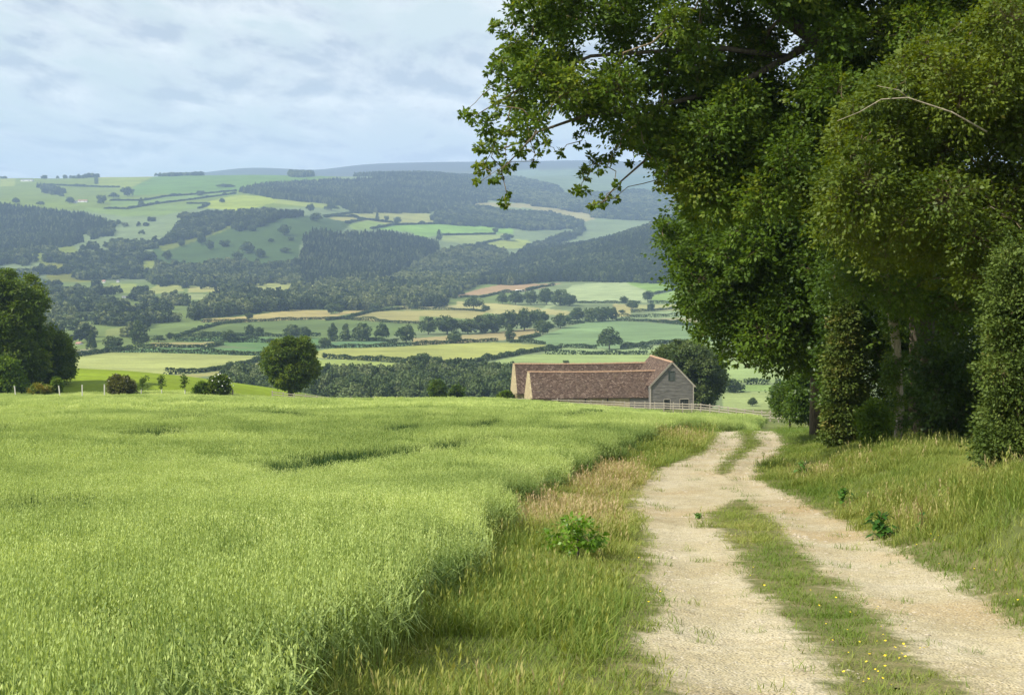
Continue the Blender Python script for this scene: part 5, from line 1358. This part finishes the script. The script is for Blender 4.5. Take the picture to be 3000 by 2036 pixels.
def make_barn():
    RM = roof_mat()
    board = plain_mat('weathered_board', (.062, .058, .053), (.25, .235, .21), 2.2, .9, .4, 6, stretch=(.5, 4, 9))
    stone = plain_mat('field_stone', (.26, .21, .12), (.48, .40, .24), 3.4, .95, .6, 6)
    ridge = plain_mat('ridge_tile', (.28, .17, .105), (.46, .31, .20), 5, .9, .3)
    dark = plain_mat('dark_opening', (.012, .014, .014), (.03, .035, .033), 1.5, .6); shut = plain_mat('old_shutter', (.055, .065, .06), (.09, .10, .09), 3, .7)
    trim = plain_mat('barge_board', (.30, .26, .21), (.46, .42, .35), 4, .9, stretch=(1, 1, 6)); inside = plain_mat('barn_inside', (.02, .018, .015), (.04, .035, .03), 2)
    o = at(1525, 208, 931)
    t = empty('barn', tuple(o), math.radians(7.5)); tag(t, 'old tiled barn with a boarded gable and two long red brown roofs', 'barn')
    hw, eh, ap, ln = 3.2, 3.7, 7.0, 13.6
    # boarded gable: overlapping boards cut to the gable outline, openings left between them
    ops = [(-.55, .42, 4.35, 5.75), (-1.25, -.25, .05, 1.65), (1.15, 2.55, .05, 1.65)]
    mb = MB(); z = -1.6; bh = .205
    while z < ap - .12:
        z1 = min(z + bh, ap - .1); zm = z1
        half = hw if zm <= eh else hw * (ap - zm) / (ap - eh)
        half0 = hw if z <= eh else hw * (ap - z) / (ap - eh)
        spans = [(-half, half)]
        for a, b, c, d in ops:
            if z + .05 < d and z1 - .05 > c:
                ns = []
                for p, q in spans:
                    if a > p: ns.append((p, min(q, a)))
                    if b < q: ns.append((max(p, b), q))
                spans = [s for s in ns if s[1] - s[0] > .02]
        for p, q in spans:
            cuts = [p] + sorted(random.uniform(p, q) for _ in range(int((q - p) / 3))) + [q]
            for a, b in zip(cuts[:-1], cuts[1:]):
                j = random.uniform(-.012, .012); k = random.uniform(0, .014)
                mb.poly([(a + .006, -.075 - k, z + j), (b - .006, -.075 - k, z + j * .5), (b - .006, -.02, z1 + .035), (a + .006, -.02, z1 + .035)])
                mb.poly([(a + .006, -.02, z + j), (b - .006, -.02, z + j), (b - .006, -.075 - k, z + j * .5), (a + .006, -.075 - k, z + j)])
        z += bh
    gbl = mb.build('boarding', board, t)
    # walls of the gable block and of the two ranges
    mb = MB()
    mb.prism([(-hw + .05, .0, -2.5), (hw - .05, .0, -2.5), (hw - .05, 0, eh), (0, 0, ap - .1), (-hw + .05, 0, eh)], (0, ln, 0)); mb.build('gable_wall', inside, t)
    mb = MB(); mb.box(hw - .045, hw + .03, -.03, ln, -2.5, eh); mb.box(-hw - .03, -hw + .045, -.03, 1.1, -2.5, eh); mb.build('side_boarding', board, t)
    def slope(mb, x0, x1, y0, z0, y1, z1, th=.12, n=44, nm=6):
        """sagging tiled slope from eave (y0,z0) to ridge (y1,z1)"""
        L = math.hypot(y1 - y0, z1 - z0); pts = []
        for i in range(n + 1):
            x = x0 + (x1 - x0) * i / n
            for j in range(nm + 1):
                f = j / nm; sag = -.10 * math.sin(PI * (i / n)) * f + (vnoise(np.array([x]), np.array([y0 + f]), y1, 1.9)[0] - .5) * .08
                pts.append((x, y0 + (y1 - y0) * f, z0 + (z1 - z0) * f + sag))
        for i in range(n):
            for j in range(nm):
                q = [i * (nm + 1) + j, (i + 1) * (nm + 1) + j, (i + 1) * (nm + 1) + j + 1, i * (nm + 1) + j + 1]
                mb.poly([pts[k] for k in q], [(pts[k][0], L * ((k % (nm + 1)) / nm)) for k in q])
        e = [pts[i * (nm + 1)] for i in range(n + 1)]
        for i in range(n): mb.poly([e[i], (e[i][0], e[i][1] + .02, e[i][2] - th), (e[i + 1][0], e[i + 1][1] + .02, e[i + 1][2] - th), e[i + 1]])
        for i in (0, n):
            s = [pts[i * (nm + 1) + j] for j in range(nm + 1)]
            for j in range(nm): mb.poly([s[j], s[j + 1], (s[j + 1][0], s[j + 1][1], s[j + 1][2] - th), (s[j][0], s[j][1], s[j][2] - th)])
    def ridge_row(mb, x0, x1, y, z, sag=.10):
        n = int((x1 - x0) / .45)
        for i in range(n):
            a = x0 + (x1 - x0) * i / n; b = x0 + (x1 - x0) * (i + 1) / n - .03; s = -sag * math.sin(PI * (i + .5) / n); h = random.uniform(.02, .07)
            mb.prism([(a, y - .17, z + s - .10), (a, y - .09, z + s + .04 + h), (a, y + .09, z + s + .04 + h), (a, y + .17, z + s - .10)], (b - a, 0, 0))
    def rng_block(name, x0, x1, yr, hf, hbk, ez, rz, xr):
        tt = t
        mb = MB(); slope(mb, x0, xr, yr - hf, ez, yr, rz); slope(mb, x0, xr, yr + hbk, rz - (rz - ez) * hbk / hf, yr, rz); r = mb.build('roof', RM, tt, True)
        mb = MB(); ridge_row(mb, x0, xr, yr, rz); mb.build('ridge_tiles', ridge, r)
        mb = MB(); e = .28
        mb.box(x0 + .12, x1, yr - hf + e, yr - hf + e + .4, -2.5, ez + .12)
        mb.box(x0 + .12, x1, yr + hbk - e - .4, yr + hbk - e, -2.5, ez + .12); mb.build('stone_wall', stone, tt)
        mb = MB(); y0, y1 = yr - hf + .02, yr + hbk - .02; zb = rz - (rz - ez) * hbk / hf
        mb.prism([(x0 - .16, y0, -2.5), (x0 - .16, y1, -2.5), (x0 - .16, y1, zb + .06), (x0 - .16, yr, rz + .06), (x0 - .16, y0, ez + .06)], (.30, 0, 0)); mb.build('end_gable', stone, tt)
    rng_block('front', -20.6, -3.2, 4.2, 3.15, 3.15, 1.85, 5.55, -1.35)
    rng_block('back', -21.6, -3.2, 12.95, 2.9, 2.9, 1.75, 6.1, -.75)
    # lean-to boarding beside the gable and eave posts
    mb = MB(); mb.box(-6.0, -3.25, 1.20, 1.28, -2.5, 1.9); mb.build('lean_to_boarding', board, t)
    mb = MB()
    for x in (-16.5, -12.6, -9.3): mb.box(x - .08, x + .08, 1.24, 1.33, 1.2, 1.85)
    mb.build('eave_brackets', dark, t)
    # gable roof, ridge tiles, barge boards
    mb = MB(); sl = (ap - eh) / hw
    def gslope(s):
        n, m = 16, 8; L = math.hypot(hw + .25, (hw + .25) * sl); pts = []
        for i in range(n + 1):
            for j in range(m + 1):
                f = j / m; y = -.25 + (ln + .45) * i / n; x = s * (hw + .25) * (1 - f); zz = ap + .12 - (hw + .25) * sl * (1 - f) + (vnoise(np.array([y]), np.array([f * 3]), s, 1.5)[0] - .5) * .08
                pts.append((x, y, zz))
        for i in range(n):
            for j in range(m):
                q = [i * (m + 1) + j, (i + 1) * (m + 1) + j, (i + 1) * (m + 1) + j + 1, i * (m + 1) + j + 1]
                mb.poly([pts[k] for k in q], [(pts[k][1], L * (k % (m + 1)) / m) for k in q])
    gslope(-1); gslope(1); gr = mb.build('roof', RM, t, True)
    mb = MB(); n = 30
    for i in range(n):
        y = -.25 + (ln + .4) * i / n; h = random.uniform(.02, .06)
        mb.prism([(-.17, y, ap + .0), (-.08, y, ap + .16 + h), (.08, y, ap + .16 + h), (.17, y, ap + .0)], (0, (ln + .4) / n - .03, 0))
    mb.build('ridge_tiles', ridge, gr)
    mb = MB()
    for s in (-1, 1):
        a = Vector((s * (hw + .28), -.2, eh - .30)); b = Vector((0, -.2, ap + .02)); mb.beam(a, b, .05, .22)
    mb.build('barge_boards', trim, t)
    mb = MB(); mb.box(-hw - .05, -hw + .07, -.14, -.08, -2, eh); mb.box(hw - .07, hw + .05, -.14, -.08, -2, eh); mb.build('corner_boards', trim, t)
    # openings
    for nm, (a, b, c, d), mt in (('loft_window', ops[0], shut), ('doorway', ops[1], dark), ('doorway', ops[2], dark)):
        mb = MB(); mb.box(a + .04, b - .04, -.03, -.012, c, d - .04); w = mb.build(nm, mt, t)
        mb = MB()
        for q in ((a - .02, a + .05, c, d), (b - .05, b + .02, c, d), (a + .05, b - .05, d - .06, d + .03), (a + .05, b - .05, c - .05, c + .03)): mb.box(q[0], q[1], -.10, -.035, q[2], q[3])
        mb.build('frame', trim if nm != 'loft_window' else shut, w)
    mb = MB(); mb.box(1.2, 2.5, -.028, -.005, .9, 1.0); mb.box(1.80, 1.86, -.045, -.031, .1, 1.6); mb.build('door_rail', shut, t)
make_barn()

def make_fence():
    wood = plain_mat('grey_fence_wood', (.20, .175, .135), (.42, .38, .31), 5, .9, .4, stretch=(2, 2, 2))
    line = [(618,213),(700,212),(760,211.5),(900,211),(1100,209),(1250,207),(1400,203.5),(1476,200),(1560,195),(1650,189),(1740,182),(1800,177)]
    P = np.array([at(u, d) for u, d in line]); s = np.concatenate([[0], np.cumsum(np.linalg.norm(np.diff(P[:, :2], axis=0), axis=1))])
    st = np.arange(0, s[-1], 1.72); X = np.interp(st, s, P[:, 0]); Y = np.interp(st, s, P[:, 1]); Z = gz(X, Y)
    t = empty('rail_fence', (X[0], Y[0], Z[0])); tag(t, 'grey timber post and rail fence running along the brow past the barn to the trees', 'fence')
    b = Vector((X[0], Y[0], Z[0])); proto = None
    for i in range(len(X)):
        if proto is None:
            mb = MB(); mb.box(-.075, .075, -.06, .06, -.5, 1.27); mb.poly([(-.075, -.06, 1.272), (.075, -.06, 1.272), (.075, .06, 1.30), (-.075, .06, 1.30)]); proto = mb.build('post', wood, t); o = proto
        else: o = proto.copy(); COL.objects.link(o); o.parent = t
        o.location = Vector((X[i], Y[i], Z[i])) - b; o.rotation_euler = (random.uniform(-.03, .03), random.uniform(-.03, .03), random.uniform(-.1, .1)); o.scale = (1, 1, random.uniform(.95, 1.06))
    for h in (.50, .82, 1.14):
        mb = MB()
        for i in range(len(X) - 1):
            a = Vector((X[i], Y[i] - .09, Z[i] + h + random.uniform(-.03, .03))) - b; c = Vector((X[i + 1], Y[i + 1] - .09, Z[i + 1] + h + random.uniform(-.03, .03))) - b
            mb.beam(a, c, .04, .11)
        mb.build('rail', wood, t)
    # short rail run at the flowering bush
    p = at(506, 192); q = at(528, 192)
    t = empty('rail_fence', tuple(p)); tag(t, 'short scrap of rail beside the white flowering bush', 'fence')
    mb = MB(); mb.beam((0, 0, .95), (q[0] - p[0], q[1] - p[1], q[2] - p[2] + .95), .05, .12); mb.build('rail', wood, t)
    mb = MB(); mb.box(q[0] - p[0] - .1, q[0] - p[0] + .1, -.08, .08, -.4, 1.35); mb.build('post', wood, t)
make_fence()
# ------------------------------------------------------------------ air, light, sky, camera
def make_air():
    mb = MB(); mb.box(-9000, 9000, -700, 12600, -75, 900)
    m, nt, out = mat_new('haze')
    v = N(nt, 'ShaderNodeVolumePrincipled', ins={'Color': (.48, .66, 1.0, 1), 'Density': BETA, 'Anisotropy': 0.0})
    nt.links.new(v.outputs[0], out.inputs['Volume'])
    o = mb.build('haze', m); tag(o, kind='stuff')
make_air()
SUN_EL, SUN_AZ = math.radians(42), math.radians(-117)        # azimuth clockwise from +Y (the view)
def make_light():
    w = bpy.data.worlds.new('World'); S.world = w; w.use_nodes = True
    nt = w.node_tree; nt.nodes.clear()
    out = nt.nodes.new('ShaderNodeOutputWorld')
    sky = N(nt, 'ShaderNodeTexSky', sky_type='NISHITA', sun_disc=False)
    sky.sun_elevation = SUN_EL; sky.sun_rotation = SUN_AZ; sky.air_density = 1.0; sky.dust_density = 1.2; sky.ozone_density = 1.0; sky.altitude = 150
    gen = N(nt, 'ShaderNodeTexCoord').outputs['Generated']
    sx = N(nt, 'ShaderNodeSeparateXYZ', ins={0: gen})
    zc = math_n(nt, 'MAXIMUM', sx.outputs['Z'], .0)
    # clouds on a flat layer overhead: project the view direction onto it
    k = math_n(nt, 'DIVIDE', 1.0, math_n(nt, 'ADD', zc, .09))
    cv = N(nt, 'ShaderNodeCombineXYZ', ins={0: math_n(nt, 'MULTIPLY', sx.outputs['X'], k), 1: math_n(nt, 'MULTIPLY', sx.outputs['Y'], k), 2: 0.0}).outputs[0]
    mp = N(nt, 'ShaderNodeMapping', ins={'Vector': cv, 'Location': (3.1, 1.7, 0), 'Scale': (1.0, .42, 1)}).outputs[0]
    veil = noise(nt, .55, 5, .55, mp, .3)
    body = noise(nt, 2.6, 7, .6, mp, .25)
    mp2 = N(nt, 'ShaderNodeMapping', ins={'Vector': cv, 'Location': (3.1, 1.62, 0), 'Scale': (1.0, .42, 1)}).outputs[0]
    body2 = noise(nt, 2.6, 7, .6, mp2, .25)
    blue = mixc(nt, 1.0, sky.outputs[0], (.76, .75, .58), 'MULTIPLY')
    veilc = (5.0, 5.5, 5.2); white = (6.9, 6.9, 6.5); grey = (3.1, 3.4, 3.8)
    c = mixc(nt, ramp(nt, veil, [(.25, .62), (.6, .92)]), blue, veilc)
    cov = math_n(nt, 'MULTIPLY', ramp(nt, body, [(.40, 0.0), (.54, 1.0)]), ramp(nt, zc, [(.0, .3), (.08, .75), (.16, 1.0)]))
    shade = ramp(nt, math_n(nt, 'SUBTRACT', body2, body), [(.0, 0.0), (.06, 1.0)])
    sh2 = math_n(nt, 'MULTIPLY', math_n(nt, 'ADD', .5, math_n(nt, 'MULTIPLY', math_n(nt, 'SUBTRACT', body2, body), 5.0)), 1.0, True)
    cc = mixc(nt, sh2, grey, white)
    c = mixc(nt, math_n(nt, 'MULTIPLY', cov, .85), c, cc)
    bg = N(nt, 'ShaderNodeBackground', ins={'Color': c, 'Strength': .1})
    nt.links.new(bg.outputs[0], out.inputs['Surface'])
    l = bpy.data.lights.new('sun', 'SUN'); l.energy = 4.4; l.angle = math.radians(.55); l.color = (1.0, .94, .84)
    o = bpy.data.objects.new('sun', l); COL.objects.link(o)
    d = Vector((math.sin(SUN_AZ) * math.cos(SUN_EL), math.cos(SUN_AZ) * math.cos(SUN_EL), math.sin(SUN_EL)))
    o.rotation_euler = d.to_track_quat('Z', 'Y').to_euler(); o.location = (-60, -40, 80)
make_light()
cam = bpy.data.cameras.new('camera'); co = bpy.data.objects.new('camera', cam); COL.objects.link(co); S.camera = co
co.location = (0, 0, E); co.rotation_euler = (PI / 2, 0, 0)
cam.sensor_width = 36; cam.lens = 36 * F / 2324; cam.shift_y = -(788.5 - HV) / 2324; cam.clip_start = .1; cam.clip_end = 30000
S.view_settings.view_transform = 'Standard'; S.view_settings.look = 'None'; S.view_settings.exposure = 0.78; S.view_settings.gamma = 1.0
S.render.engine = 'CYCLES'
S.cycles.max_bounces = 6; S.cycles.diffuse_bounces = 3; S.cycles.glossy_bounces = 2; S.cycles.transmission_bounces = 3; S.cycles.volume_bounces = 1; S.cycles.transparent_max_bounces = 8
S.cycles.use_denoising = True
S.cycles.sample_clamp_indirect = 6
